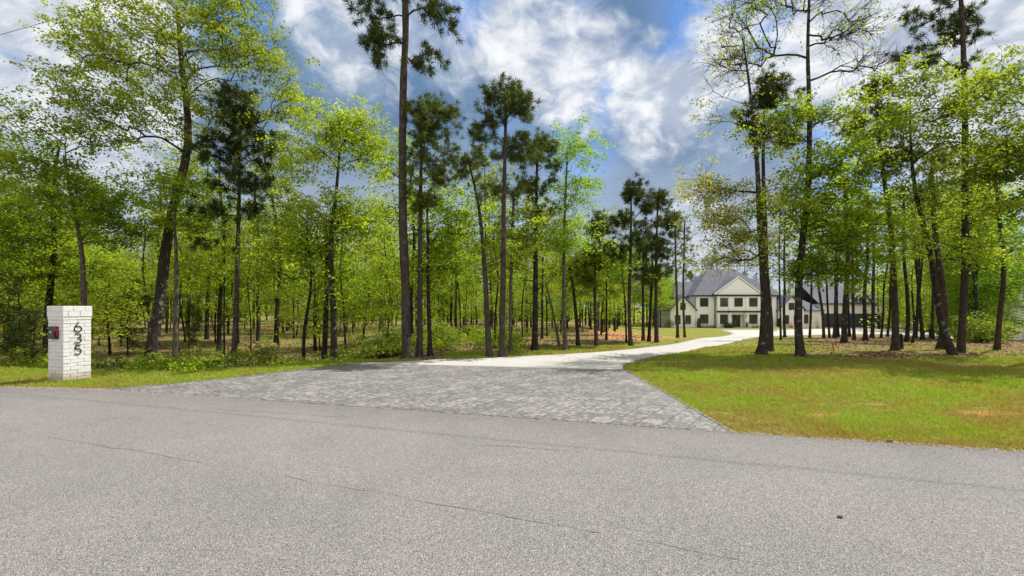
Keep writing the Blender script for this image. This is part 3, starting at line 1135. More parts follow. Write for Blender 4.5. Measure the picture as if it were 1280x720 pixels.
tree('maple_tree', 'leafy tree with a bent grey trunk rising behind the mailbox pillar', 'tree', 16.2,
     [(112, 466), (110, 400), (109, 350), (104, 315), (96, 260), (88, 205)], (8, 3),
     [(55, 225, 60, 34, 70), (115, 250, 52, 34, 60), (30, 160, 46, 24, 26, .6), (95, 165, 50, 20, 24, .5), (140, 290, 42, 22, 36)], 'green', 'bark_grey', dens=.9)
tree('dark_trunk_tree', 'tree with a straight dark trunk close beside the mailbox door side', 'tree', 19.0,
     [(57, 452), (59, 380), (64, 320), (70, 230), (75, 180)], (9, 4), [(35, 300, 46, 45, 60), (90, 330, 40, 40, 50), (60, 250, 50, 40, 50)], 'green', 'bark_dark')
tree('leafy_tree', 'leafy tree at the photo edge whose boughs reach over the clay bank', 'tree', 18.0,
     [(-48, 458), (-46, 380), (-40, 300), (-30, 230), (-24, 170)], (11, 4), [(-5, 185, 46, 34, 40, .6), (0, 270, 46, 36, 54), (-60, 220, 60, 60, 60), (10, 335, 36, 24, 34)], 'green', 'bark_grey')
tree('sweetgum_tree', 'yellow green tree with a rounded top and slightly bent trunk left of the tall pine', 'tree', 16.4,
     [(417, 458), (416, 400), (414, 340), (413, 290), (416, 230), (418, 180)], (9, 4),
     [(424, 160, 38, 26, 66), (395, 195, 22, 18, 16), (452, 192, 20, 20, 16), (400, 258, 50, 24, 42), (445, 280, 38, 20, 30)], 'green', 'bark_oak', dens=.9)
tree('slim_tree', 'thin dark trunk paired with the yellow green rounded tree', 'tree', 17.2,
     [(404, 458), (405, 400), (405, 330), (402, 280)], (7, 4), [(375, 300, 38, 22, 30), (400, 325, 30, 14, 16)], 'green', 'bark_dark')
tree('tall_pine_tree', 'tallest pine, thick bare trunk with dark needles leaving the top of the picture', 'tree', 14.2,
     [(508, 452), (507, 400), (506, 350), (503, 290), (502, 200), (503, 110), (506, 40), (508, -30), (508, -75)], (11.5, 7),
     [(465, 18, 26, 24, 17), (478, 52, 28, 18, 19), (548, 14, 30, 16, 17), (530, 68, 26, 18, 14), (510, -30, 55, 26, 26), (468, 68, 12, 8, 4), (565, 28, 12, 7, 3)],
     'pine', 'bark_pine', limb_min=.72, flare=.3)
tree('pine_tree', 'slender green pine standing directly beside the tallest pine', 'tree', 14.7,
     [(524, 451), (525, 380), (526, 330), (528, 230), (530, 150)], (8, 3),
     [(535, 148, 28, 30, 46), (546, 190, 30, 40, 50), (530, 235, 26, 30, 26), (566, 146, 10, 14, 8), (515, 190, 10, 20, 8)], 'young', 'bark_pine', limb_min=.45)
tree('slim_tree', 'thin straight trunk with bright leaves second beside the tallest pine', 'tree', 14.9,
     [(538, 450), (535, 380), (535, 300), (534, 245)], (6, 3), [(552, 285, 26, 38, 40), (540, 330, 30, 25, 25)], 'green', 'bark_dark')
tree('pine_tree', 'thin pine leaning away from the drive with a sparse tuft crown', 'tree', 14.6,
     [(612, 449), (609, 400), (605, 330), (600, 270), (592, 225), (583, 195)], (8, 3), [(588, 205, 24, 20, 20), (612, 240, 18, 20, 12, .8), (598, 180, 14, 10, 6)], 'young', 'bark_pine', limb_min=.5)
tree('pine_tree', 'dark topped pine with a straight trunk at the edge of the concrete', 'tree', 14.6,
     [(627, 448), (628, 400), (629, 350), (630, 250), (632, 170), (633, 122)], (8.5, 2.5),
     [(632, 140, 34, 28, 50), (608, 168, 20, 14, 14), (652, 184, 24, 18, 22), (636, 225, 22, 18, 10), (636, 188, 30, 12, 12)], 'pine', 'bark_pine', limb_min=.5)
tree('slim_tree', 'thin grey trunk just right of the dark topped pine', 'tree', 16.2,
     [(638, 441), (638, 380), (640, 300), (642, 250)], (5, 3), [(650, 290, 24, 36, 40), (630, 320, 24, 26, 24)], 'green', 'bark_grey')
tree('pine_tree', 'black trunk pine with one long low side branch and a green tuft top', 'tree', 16.7,
     [(668, 439), (669, 400), (669, 340), (670, 260), (672, 185)], (8, 3),
     [(674, 190, 20, 22, 30), (660, 232, 24, 20, 26), (692, 215, 12, 16, 8), (676, 262, 22, 14, 12), (700, 303, 6, 4, 2, .4)], 'young', 'bark_dark', limb_min=.4)
tree('birch_tree', 'slender pale green tree with a narrow upright crown', 'tree', 17.0,
     [(707, 438), (706, 400), (706, 330), (707, 260), (710, 190)], (6, 2.5), [(713, 185, 16, 24, 34, .8), (714, 235, 22, 30, 44, .8), (708, 295, 28, 24, 34)], 'fresh', 'bark_grey', limb_min=.4, size=.9)
tree('slim_tree', 'small tree with a kinked trunk and yellowish leaves near the clay slope', 'tree', 19.0,
     [(723, 433), (722, 410), (720, 388), (716, 360), (712, 335)], (5, 3), [(724, 345, 26, 22, 44), (700, 330, 20, 16, 20), (735, 325, 18, 15, 18)], 'oak', 'bark_dark')
tree('slim_tree', 'thin bare pole of a tree leaning towards the woods', 'tree', 18.2,
     [(700, 435), (695, 410), (690, 385), (682, 355)], (3.5, 2), [(678, 345, 12, 8, 5, .5)], 'oak', 'bark_grey')
tree('pine_tree', 'green pine with a dark foot thicker than its stem left of the pine cluster', 'tree', 19.0,
     [(746, 433), (745, 400), (745, 340), (746, 275)], (5, 2.5), [(748, 285, 17, 20, 30), (742, 320, 18, 20, 24), (762, 305, 10, 12, 8), (735, 352, 15, 10, 8)], 'young', 'bark_pine', limb_min=.35)
tree('slim_tree', 'thin straight stem between the green pine and the pine cluster', 'tree', 24.0,
     [(758, 426), (758, 380), (758, 340), (759, 320)], (2.6, 1.8), [(760, 330, 16, 22, 40), (755, 360, 14, 12, 16)], 'fresh', 'bark_dark')
# cluster of pines before the house
PC = 'pines in the cluster before the house'
tree('pine_tree', 'round topped tallest pine of the cluster left of the house', 'tree', 19.2,
     [(789, 432), (788, 400), (788, 350), (789, 280), (790, 235)], (5.5, 2), [(790, 243, 15, 14, 30), (782, 272, 18, 12, 20), (806, 256, 10, 10, 10), (790, 305, 17, 16, 20), (775, 320, 10, 8, 5)], 'pine', 'bark_pine', limb_min=.4)
tree('pine_tree', 'dense dark pine in the middle of the cluster left of the house', 'tree', 22.0,
     [(821, 429), (822, 390), (822, 340), (823, 280), (824, 240)], (5.2, 2), [(824, 250, 15, 14, 24), (829, 282, 20, 16, 32), (818, 310, 24, 16, 32), (830, 338, 20, 12, 16)], 'pine', 'bark_pine', limb_min=.35)
tree('pine_tree', 'pine with a narrow drooping crown behind the round topped pine', 'tree', 24.0,
     [(804, 426), (804, 380), (803, 330), (806, 280)], (4, 2), [(806, 296, 13, 26, 30), (800, 335, 14, 16, 20)], 'pine', 'bark_pine', limb_min=.35)
tree('pine_tree', 'pine whose trunk tilts right at the foot inside the cluster', 'tree', 23.0,
     [(811, 427), (814, 390), (816, 350), (816, 300)], (4.2, 2), [(818, 312, 16, 18, 26), (812, 345, 18, 14, 20)], 'pine', 'bark_dark', limb_min=.35)
tree('pine_tree', 'slender pine in front of the gabled end of the house, its trunk leaning', 'tree', 36.0,
     [(847, 422), (846, 390), (844, 340), (842, 262)], (3.6, 1.8), [(842, 275, 12, 16, 24), (845, 305, 14, 18, 26), (838, 335, 12, 10, 12)], 'young', 'bark_pine', limb_min=.4)
tree('pine_tree', 'thinner pine beside the leaning one, crown over the house roof edge', 'tree', 40.0,
     [(856, 420), (854, 390), (853, 350), (855, 275)], (3.0, 1.6), [(856, 285, 9, 14, 18, .8), (857, 315, 12, 20, 26, .8), (860, 340, 10, 8, 8)], 'young', 'bark_pine', limb_min=.4)
tree('slim_tree', 'very thin stem between the round topped pine and the pine beside it', 'tree', 21.5,
     [(783, 428), (783, 390), (781, 350), (780, 330)], (2.4, 1.6), [(779, 335, 12, 20, 24)], 'fresh', 'bark_dark')

# right lawn
tree('oak_tree', 'thick black trunk nearest the drive with pale sparse leaves and a bare crown', 'tree', 15.3,
     [(951, 447), (952, 425), (952, 390), (949, 340), (946, 280), (942, 220), (934, 150), (926, 100), (917, 55)], (10.5, 1),
     [(888, 150, 16, 16, 9, .9), (893, 215, 16, 14, 14, 1), (900, 238, 30, 12, 40, 1.3), (905, 270, 34, 12, 44, 1.3), (930, 300, 36, 14, 46, 1.2), (915, 322, 30, 10, 34, 1.1),
      (915, 60, 30, 28, 34, .10), (903, 100, 26, 30, 22, .05), (940, 100, 20, 30, 18, .12), (960, 240, 22, 20, 24, .9), (950, 180, 24, 20, 18, .6)],
     'pale', limb_min=.3, twigs=3, thin=.62, twig_len=.55, flare=.75)
tree('pine_tree', 'pine pressed close behind the thick black trunk, dark needles high up', 'tree', 16.4,
     [(962, 443), (962, 400), (963, 350), (964, 270), (964, 200), (964, 120)], (8.5, 3), [(964, 118, 28, 26, 50), (930, 150, 20, 16, 18), (985, 165, 22, 22, 26), (955, 165, 20, 16, 14)], 'pine', 'bark_pine', limb_min=.55)
tree('oak_tree', 'straight dark oak with lichen spots, green lower boughs and a bare spreading top', 'tree', 14.8,
     [(1002, 447), (1003, 425), (1004, 350), (1008, 230), (1010, 150), (1010, 110), (1012, 60), (1016, -20)], (9.5, 2.5),
     [(1000, -5, 45, 30, 56, .09), (1082, 22, 34, 22, 46, .08), (935, 22, 40, 24, 50, .16), (1068, 88, 40, 12, 28, .04), (950, 62, 34, 12, 26, .14), (1045, 50, 24, 22, 22, .05),
      (1000, 160, 44, 22, 34, 1.5), (1035, 215, 44, 32, 56, 1.7), (995, 262, 40, 30, 34, 1.6), (1040, 290, 40, 30, 46, 1.7), (1000, 332, 40, 16, 26, 1.5), (1045, 340, 36, 16, 28, 1.6)],
     'green', limb_min=.28, twigs=4, twig_len=.6, flare=.75, dens=.58, thin=.78)
tree('pine_tree', 'brown barked pine with a dark stump at its foot, green crown', 'tree', 16.8,
     [(1119, 439), (1118, 410), (1117, 350), (1112, 280), (1107, 220), (1103, 160), (1100, 105)], (8, 3),
     [(1100, 110, 20, 12, 20), (1090, 155, 32, 28, 54), (1112, 205, 30, 22, 36), (1085, 205, 18, 16, 16), (1120, 150, 16, 20, 14)], 'young', 'bark_pine', limb_min=.5)
tree('oak_tree', 'leaning oak with a mossy trunk bending over the neighbouring pine, layered green crown', 'tree', 15.2,
     [(1194, 447), (1191, 425), (1184, 350), (1174, 290), (1163, 240), (1152, 205), (1148, 150), (1150, 112)], (9, 1.0),
     [(1140, 105, 42, 18, 40), (1190, 135, 52, 16, 54), (1125, 165, 36, 22, 36), (1180, 180, 40, 14, 30), (1220, 118, 36, 12, 34), (1240, 165, 26, 10, 14, .6), (1145, 235, 40, 20, 36), (1195, 265, 44, 18, 36), (1235, 230, 24, 12, 12, .5), (1150, 300, 36, 14, 24), (1205, 315, 44, 18, 36)],
     'green', limb_min=.3, dens=.72, thin=.56, flare=.5)
tree('tall_pine_tree', 'tall straight pine with a dark tufted top rising behind the leaning oak', 'tree', 16.0,
     [(1201, 444), (1201, 400), (1200, 350), (1197, 200), (1195, 100), (1193, 20), (1192, -25)], (8.2, 4.2),
     [(1178, 18, 38, 32, 34, .9), (1214, 22, 28, 30, 24, .9), (1158, 62, 30, 16, 18, .9), (1195, 80, 46, 16, 16, .8), (1190, -20, 30, 16, 14), (1242, 35, 8, 6, 3)], 'pine', 'bark_pine', limb_min=.62, flare=.4)
tree('pine_tree', 'shorter trunked pine filling the gap left of the leaning oak foot', 'tree', 17.4,
     [(1176, 440), (1175, 400), (1173, 340), (1170, 290), (1168, 200)], (9, 4), [(1168, 205, 26, 26, 30), (1160, 240, 24, 18, 18)], 'young', 'bark_pine', limb_min=.55)
tree('slim_tree', 'tall thin leaning trunk standing alone at the edge of the shrubs', 'tree', 17.0,
     [(1246, 438), (1244, 400), (1241, 350), (1234, 260), (1228, 190)], (5.5, 2.8), [(1226, 195, 26, 18, 20), (1238, 255, 22, 16, 14, .7), (1215, 230, 16, 12, 8)], 'young', 'bark_pine', limb_min=.6)
tree('oak_tree', 'half leafed tree at the photo edge reaching sparse boughs inwards over the shrubs', 'tree', 13.0,
     [(1312, 452), (1310, 400), (1306, 340), (1300, 260), (1292, 190), (1290, 110)], (12, 4),
     [(1262, 85, 24, 26, 16, .6), (1250, 130, 26, 22, 14, .5), (1262, 185, 30, 18, 26, .9), (1258, 215, 34, 14, 30, .9), (1275, 255, 24, 18, 20, .8), (1330, 150, 40, 60, 40, .8)], 'oak', 'bark_dark', limb_min=.25, twigs=2)
# slimmer trees on the right, in front of the garages and the far woods
MID = [
    (981, 422, 979, 40, 4.2, 'green', 'slim trunk right of the drive trees, before the pale house wing'),
    (1012, 421, 1013, 42, 3.6, 'green', 'slim trunk just beside the straight dark oak, before the roof end'),
    (1030, 427, 1026, 32, 4.4, 'green', 'first slim trunk before the open side of the garages, tilted left'),
    (1037, 426, 1035, 33, 3.4, 'green', 'thin trunk just behind the red stake'),
    (1043, 428, 1041, 30, 5.0, 'oak', 'stout trunk right behind the red stake with bark plates'),
    (1048, 424, 1047, 38, 4.0, 'green', 'trunk half hidden behind the widest trunk of the garage group'),
    (1055, 434, 1054, 22, 8.0, 'green', 'widest trunk of the garage group, flared at the foot'),
    (1062, 423, 1060, 36, 4.2, 'green', 'slim trunk against the white strip between the two garage doors'),
    (1068, 429, 1065, 26, 4.4, 'green', 'tilted trunk at the near edge of the second garage door'),
    (1082, 431, 1088, 25, 5.6, 'oak', 'thick trunk leaning right across the second garage door'),
    (1090, 427, 1093, 30, 5.2, 'green', 'straight trunk behind the leaning one across the garage door'),
    (1101, 427, 1104, 30, 3.0, 'fresh', 'thin sapling trunk with low leaves before the garage door end'),
    (1109, 422, 1108, 40, 3.4, 'green', 'slim trunk at the far end of the garage'),
    (1133, 433, 1131, 23, 5.6, 'pale', 'slim spotted trunk just right of the stump pine'),
    (1144, 426, 1146, 30, 4.6, 'green', 'slim trunk before the parked car'),
    (1154, 428, 1154, 26, 5.0, 'green', 'straight dark trunk over sunlit leaf litter right of the car'),
    (1166, 427, 1164, 27, 4.0, 'oak', 'dark thin trunk left of the gap pine'),
    (1213, 424, 1213, 30, 3.8, 'green', 'slim trunk behind the shrubs right of the leaning oak'),
    (1221, 427, 1220, 26, 4.6, 'green', 'dark trunk among the shrubs right of the tall straight pine'),
    (1140, 431, 1150, 22, 3.2, 'oak', 'curved sapling bending right over the litter near the car'),
    (976, 428, 974, 26, 3.0, 'pale', 'thin pale stem behind the thick black trunk'),
]
for i, (px, py, tx, d_, w_, kd, lab) in enumerate(MID):
    rr = random.Random(i * 7 + 1)
    top = 285 if d_ > 28 else 235
    top += rr.uniform(-15, 20)
    x0 = px + (tx - px) * .5 + rr.uniform(-1.5, 1.5)
    pts_ = [(px, py), (px + (tx - px) * .3, py - 35), (x0, 360), (tx, 325), (tx + rr.uniform(-4, 4), top)]
    sc = 26.0 / d_
    cy_ = (top + 300) / 2
    zs = [(tx + rr.uniform(-8, 8), cy_, 22, 24, 34), (tx + rr.uniform(-14, 14), cy_ + 26, 22, 14, 22), (tx + rr.uniform(-14, 14), cy_ - 20, 16, 14, 18)]
    tree('slim_tree', lab, 'tree', d_, pts_, (w_ * .8, w_ * .45), zs, kd, 'bark_dark' if i % 2 else 'bark_oak', limb_min=.45, dens=.5, thin=.55, size=1.0 + (d_ - 20) * .018, group='slim trees scattered right of the drive', flare=.7)

# ------------------------------------------------------------------ the woods: prototypes, then copies
def proto_tree(name, h, r0, zones, kind, bark, seed, per=1.0, size=1.5, limb_min=.3, lean=.3):
    r = np.random.default_rng(seed)
    tp = [np.array([0, 0, -.3]), np.array([r.normal(0, .03), r.normal(0, .03), h * .15])]
    for f in (.35, .6, .8, .97):
        tp.append(np.array([r.normal(0, lean) * f, r.normal(0, lean) * f, h * f]))
    zz = [(np.array(c), rad, n, 1.0) for c, rad, n in zones]
    pts, mu = in_ellipsoids(r, zz)
    K = KIND[kind]
    g = Grow(seed)
    nd = K.get('needle')
    g.run(tp, r0, r0 * .3, pts, limb_min=limb_min, up=.25 if nd else .55, lam=.25 if nd else .35, seg=.6, sides=7)
    e = empty(name, (0, 0, 0))
    mesh_np('trunk', g.V, g.Q, M[bark], e, smooth=True)
    if nd:
        V, Q, t = foliage_needles(r, g.tips, K['tufts'] * per, 14, K['length'] * 1.25, K['width'] * size * 1.3)
    else:
        V, Q, t = foliage_leaves(r, g.tips, int(K['per'] * .40 * per), K['sigma'] * 1.15, K['size'] * size, sprig=16, tight=.17)
    mesh_np('crown', V, Q, M[K['leaf']], e, attr={'tint': ('FACE', t)})
    return e


def zl(r, h, lo, spread, n, cnt):
    """a few overlapping crown lobes between lo*h and h"""
    out = []
    for i in range(n):
        f = (i + .5) / n
        z = h * (lo + (1 - lo) * f)
        s = spread * (1.0 - .55 * abs(f - .35))
        out.append(((r.normal(0, spread * .35), r.normal(0, spread * .35), z), (s * r.uniform(.6, .9), s * r.uniform(.6, .9), h * (1 - lo) / n * .8), cnt // n))
    return out


rp = np.random.default_rng(99)
PROTO = {'pole': [], 'tall': [], 'under': [], 'pine': [], 'shrub': [], 'sapling': []}
for i, (h, kd, bk) in enumerate([(11.5, 'green', 'bark_dark'), (10.0, 'green', 'bark_grey'), (12.5, 'oak', 'bark_dark'), (9.0, 'fresh', 'bark_dark'), (10.8, 'oak', 'bark_oak'), (9.6, 'green', 'bark_dark'), (9.0, 'pale', 'bark_grey')]):
    PROTO['tall'].append(proto_tree('woodland_tree', h, rp.uniform(.10, .17), zl(rp, h, .34, 2.3, 5, 150), kd, bk, 300 + i, per=1.0 if kd != 'pale' else .9, limb_min=.3))
for i, (h, kd) in enumerate([(5.2, 'green'), (4.4, 'fresh'), (6.0, 'green'), (5.0, 'oak')]):
    PROTO['under'].append(proto_tree('understorey_tree', h, rp.uniform(.05, .08), zl(rp, h, .30, 1.9, 4, 110), kd, 'bark_dark', 340 + i, per=.9, size=1.3, limb_min=.2, lean=.5))
for i, h in enumerate([7.5, 6.2, 8.4]):
    PROTO['pole'].append(proto_tree('woodland_sapling', h, [.055, .045, .07][i], zl(rp, h, .55, .9, 3, 26), ['green', 'oak', 'green'][i], 'bark_dark', 370 + i, per=.8, size=1.4, limb_min=.4, lean=.45))
for i, h in enumerate([13.0, 11.0, 14.5]):
    PROTO['pine'].append(proto_tree('woodland_pine', h, rp.uniform(.12, .17), zl(rp, h, .56, 1.5, 5, 90), 'pine' if i != 1 else 'young', 'bark_pine', 360 + i, size=1.5, limb_min=.5, lean=.2))
for i, h in enumerate([3.0, 3.8]):
    PROTO['sapling'].append(proto_tree('pine_sapling', h, .04, zl(rp, h, .12, .75, 5, 60), 'pine', 'bark_dark', 380 + i, per=.9, size=1.4, limb_min=.05, lean=.1))


def proto_shrub(seed, rad, h, n, leaf, per=46, size=.12):
    r = np.random.default_rng(seed)
    e = empty('shrub', (0, 0, 0))
    tips, V, Q, b = [], [], [], 0
    for i in range(n):
        a = r.uniform(0, 2 * math.pi)
        rr = rad * math.sqrt(r.uniform(0, 1))
        p = np.array([math.cos(a) * rr, math.sin(a) * rr, h * r.uniform(.25, 1) * (1 - .45 * (rr / rad) ** 2)])
        q0 = p * np.array([.2, .2, 0]) + np.array([0, 0, -.1])
        v, q = tube_arrays(np.array([q0, (q0 + p) / 2 + r.normal(0, .06, 3), p]), np.array([.012, .009, .005]), 3)
        V.append(v); Q.append(q + b); b += len(v)
        tips.append((p, p - q0))
    mesh_np('stem', np.vstack(V), np.vstack(Q), M['bark_dark'], e)
    V, Q, t = foliage_leaves(r, tips, per, .20, size, flatz=.7)
    mesh_np('foliage', V, Q, M[leaf], e, attr={'tint': ('FACE', t)})
    return e


for i, (rd, h, n, lf) in enumerate([(1.0, 1.0, 26, 'leaf_shrub'), (.8, 1.3, 24, 'leaf_shrub'), (1.2, .8, 30, 'leaf_bright'), (.7, .9, 20, 'boxwood')]):
    PROTO['shrub'].append(proto_shrub(400 + i, rd, h, n, lf))
used_proto = set()


def place(kind, i, x, y, s, rz, label, cat, group, name=None):
    pr = PROTO[kind][i % len(PROTO[kind])]
    if id(pr) in used_proto:
        o = copy_tree(pr)
    else:
        o = pr
        used_proto.add(id(pr))
    o.location = (x, y, gz(x, y) - .03)
    o.scale = (s, s, s * (0.92 + .16 * ((i * 37) % 10) / 10))
    o.rotation_euler = (0, 0, rz)
    tag(o, label, cat, group)
    return o


def scatter(u_rng, y_rng, n, gap, seed, keep=None):
    r = np.random.default_rng(seed)
    out = []
    tries = 0
    while len(out) < n and tries < n * 60:
        tries += 1
        y = math.sqrt(r.uniform(y_rng[0] ** 2, y_rng[1] ** 2))
        u = r.uniform(*u_rng)
        x = u * y
        if keep and not keep(x, y, u):
            continue
        if all((x - a) ** 2 + (y - b) ** 2 > gap ** 2 for a, b in out):
            out.append((x, y))
    return out


def du(px):
    return (px - CX) / F


rw = random.Random(12)
ZONES = [('behind the mailbox pillar', -260, 150), ('from the leaning oak to the young dark pine', 150, 300),
         ('from the young dark pine to the rounded tree', 300, 420), ('between the rounded tree and the tallest pine', 420, 510),
         ('between the tallest pine and the dark topped pine', 510, 630), ('between the dark topped pine and the pine cluster', 630, 775)]
taken = []
for zi, (where, p0, p1) in enumerate(ZONES):
    keepf = (lambda x, y, u: y > 20 or u < -.3) if zi < 4 else (lambda x, y, u: poly_dist(np.array([x]), np.array([y]), DRIVE_L)[0] > (3.5 if zi == 4 else 5.5))
    wdt = p1 - p0
    hi = 70 if zi < 5 else 62
    ntall = int(wdt * .095) if zi < 5 else 15
    for j, (x, y) in enumerate(scatter((du(p0), du(p1)), (18.5, hi), ntall, 2.2, 500 + zi, keepf)):
        i = rw.randrange(7)
        s = rw.uniform(.75, 1.0) if y < 30 else rw.uniform(.85, 1.15)
        if zi >= 5:
            s *= .8
        place('tall', i, x, y, s, rw.uniform(0, 6.28), 'leafy slim trunked tree in the woods ' + where, 'tree', 'leafy trees in the woods ' + where)
    for j, (x, y) in enumerate(scatter((du(p0), du(p1)), (16.5, 48), int(wdt * .052) if zi < 5 else 6, 2.0, 600 + zi, keepf)):
        place('under', rw.randrange(4), x, y, rw.uniform(.7, 1.1), rw.uniform(0, 6.28), 'small low leafy tree ' + where, 'tree', 'small understorey trees ' + where)
    for j, (x, y) in enumerate(scatter((du(p0), du(p1)), (17.5, 55), int(wdt * .12) if zi < 5 else 16, 1.0, 650 + zi, keepf)):
        place('pole', rw.randrange(3), x, y, rw.uniform(.75, 1.1), rw.uniform(0, 6.28), 'thin dark sapling stem in the woods ' + where, 'tree', 'thin sapling stems in the woods ' + where)
    for j, (x, y) in enumerate(scatter((du(p0), du(p1)), (22, 70), int(wdt * .03) + 1, 3.0, 700 + zi, keepf)):
        place('pine', rw.randrange(3), x, y, rw.uniform(.75, 1.05) * (.8 if zi == 5 else 1), rw.uniform(0, 6.28), 'bare poled pine in the woods ' + where, 'tree', 'pines in the woods ' + where)

# shrubs on the bank beyond the lawn strip and under the trees
for zi, (where, p0, p1, n) in enumerate([('beside and behind the mailbox pillar', -120, 150, 20), ('round the foot of the leaning oak', 150, 250, 11),
                                         ('near the young dark pine', 250, 360, 13), ('beyond the paver edge before the tallest pine', 360, 500, 13), ('past the tallest pine', 510, 640, 12)]):
    for x, y in scatter((du(p0), du(p1)), (13.2 if zi < 3 else 15.2, 17.5 if zi < 4 else 26), n, .75, 800 + zi, lambda x, y, u: poly_dist(np.array([x]), np.array([y]), DRIVE_L)[0] > 3.0):
        i = rw.choice([0, 0, 1, 2, 2, 3]) if zi != 1 else rw.choice([0, 1, 2])
        place('shrub', i, x, y, rw.uniform(.55, 1.0), rw.uniform(0, 6.28), 'low leafy shrub ' + where, 'shrub', 'shrubs on the bank ' + where)
for k, (px, d_) in enumerate([(14, 19), (24, 17.5), (43, 17), (160, 24), (236, 27)]):
    x = du(px) * d_
    place('sapling', k, x, d_, [.95, 1.0, .9, 1.1, 1.0][k], k * 1.3,
          ['dark young conifer next to the photo edge, over the clay bank', 'dark young conifer second from the photo edge', 'dark young conifer nearest the dark trunk by the mailbox',
           'dark young conifer between the mailbox pillar and the leaning oak', 'dark young conifer just past the slim grey trunk by the oak'][k], 'conifer', 'dark young conifers in the woods', None)

# right woods
for zi, (where, p0, p1, y0_, y1_, nt, nu, npn) in enumerate([('past the garages', 1105, 1200, 52, 95, 14, 6, 4), ('behind the shrubs by the small cottage', 1200, 1330, 27, 62, 26, 14, 3),
                                                             ('beyond the photo edge past the cottage', 1330, 1500, 20, 60, 14, 6, 2)]):
    kf = lambda x, y, u: not (1222 < CX + u * F < 1330 and y < 78) and y > (66 if u < du(1125) else 0)
    for x, y in scatter((du(p0), du(p1)), (y0_, y1_), nt, 2.6, 900 + zi, kf):
        place('tall', rw.randrange(7), x, y, rw.uniform(.9, 1.25), rw.uniform(0, 6.28), 'leafy woodland tree with a slim trunk, ' + where, 'tree', 'leafy trees ' + where)
    for x, y in scatter((du(p0), du(p1)), (y0_, y1_), nu, 2.2, 920 + zi, kf):
        place('under', rw.randrange(4), x, y, rw.uniform(.8, 1.2), rw.uniform(0, 6.28), 'small bright leafy tree below taller crowns, ' + where, 'tree', 'small trees ' + where)
    for x, y in scatter((du(p0), du(p1)), (y0_, y1_), npn, 3, 940 + zi, kf):
        place('pine', rw.randrange(3), x, y, rw.uniform(.8, 1.1), rw.uniform(0, 6.28), 'pine with a bare pole trunk, ' + where, 'tree', 'pines ' + where)
for x, y in scatter((du(1206), du(1400)), (21, 27), 22, .9, 960, lambda x, y, u: not du(1240) < u < du(1300)):
    place('shrub', rw.randrange(3), x, y, rw.uniform(.7, 1.15) * (.6 if x / y > du(1242) else 1), rw.uniform(0, 6.28), 'leafy green shrub in the thicket at the edge of the litter by the cottage', 'shrub', 'shrubs in the thicket by the cottage')
# trees behind the house
for x, y in scatter((du(835), du(1110)), (104, 128), 34, 2.6, 970):
    place('pine', rw.randrange(3), x, y, rw.uniform(.88, 1.12), rw.uniform(0, 6.28), 'tall pine in the dark belt behind the house roof', 'tree', 'pines in the belt behind the house')
for x, y in scatter((du(790), du(1110)), (96, 108), 18, 3, 975):
    place('tall', rw.randrange(7), x, y, rw.uniform(.75, 1.0), rw.uniform(0, 6.28), 'leafy tree close behind the house roof', 'tree', 'leafy trees close behind the house')
for x, y in scatter((du(770), du(838)), (66, 96), 14, 3, 977):
    place('tall', rw.randrange(7), x, y, rw.uniform(.9, 1.15), rw.uniform(0, 6.28), 'bright leafy tree far behind the pine cluster', 'tree', 'leafy trees behind the pine cluster')
for ks in PROTO.values():                         # a prototype nobody placed is not in the picture
    for pr in ks:
        if id(pr) not in used_proto:
            for ch in list(pr.children):
                bpy.data.objects.remove(ch)
            bpy.data.objects.remove(pr)


def far_woods():
    """the woods beyond, too deep to count: stems and leaf sprays of one mass"""
    r = np.random.default_rng(77)
    C, T, V, Q, b = [], [], [], [], 0
    for (p0, p1, ya, yb, n, top) in [(-420, 800, 74, 120, 430, 11.0), (1095, 1700, 66, 125, 190, 11.5), (800, 1110, 130, 165, 90, 10.5)]:
        for _ in range(n):
            y = r.uniform(ya, yb)
            x = du(r.uniform(p0, p1)) * y
            if 68 < x < 86 and y < 80:
                continue
            z0 = gz(x, y)
            h = top * r.uniform(.7, 1.1)
            v, q = tube_arrays(np.array([[x, y, z0 - .3], [x + r.normal(0, .3), y, z0 + h * .5], [x + r.normal(0, .5), y, z0 + h * .9]]), np.array([.16, .11, .04]), 4)
            V.append(v); Q.append(q + b); b += len(v)
            m = 220
            a = np.vstack([r.normal(0, 1, (12, 3)) * np.array([1.6, 1.6, h * .2]) + np.array([x, y, z0 + h * .62]), r.normal(0, 1, (6, 3)) * np.array([2.0, 2.0, .7]) + np.array([x, y, z0 + 1.2])])
            c = a[r.integers(0, 18, m)] + r.normal(0, .5, (m, 3))
            C.append(c)
            T.append(np.clip(r.uniform(.1, .9) + r.normal(0, .15, m), 0, 1))
    mesh_np('stems', np.vstack(V), np.vstack(Q), M['bark_dark'], fw := empty('far_woods', (0, 0, 0), 'far green woods closing the view beyond the nearer trees', 'woods'))
    C, T = np.vstack(C), np.hstack(T)
    v, q = leaf_quads(r, C, .55)
    mesh_np('foliage', v, q, M['leaf_bright'], fw, attr={'tint': ('FACE', T)})
    fw['kind'] = 'stuff'


far_woods()

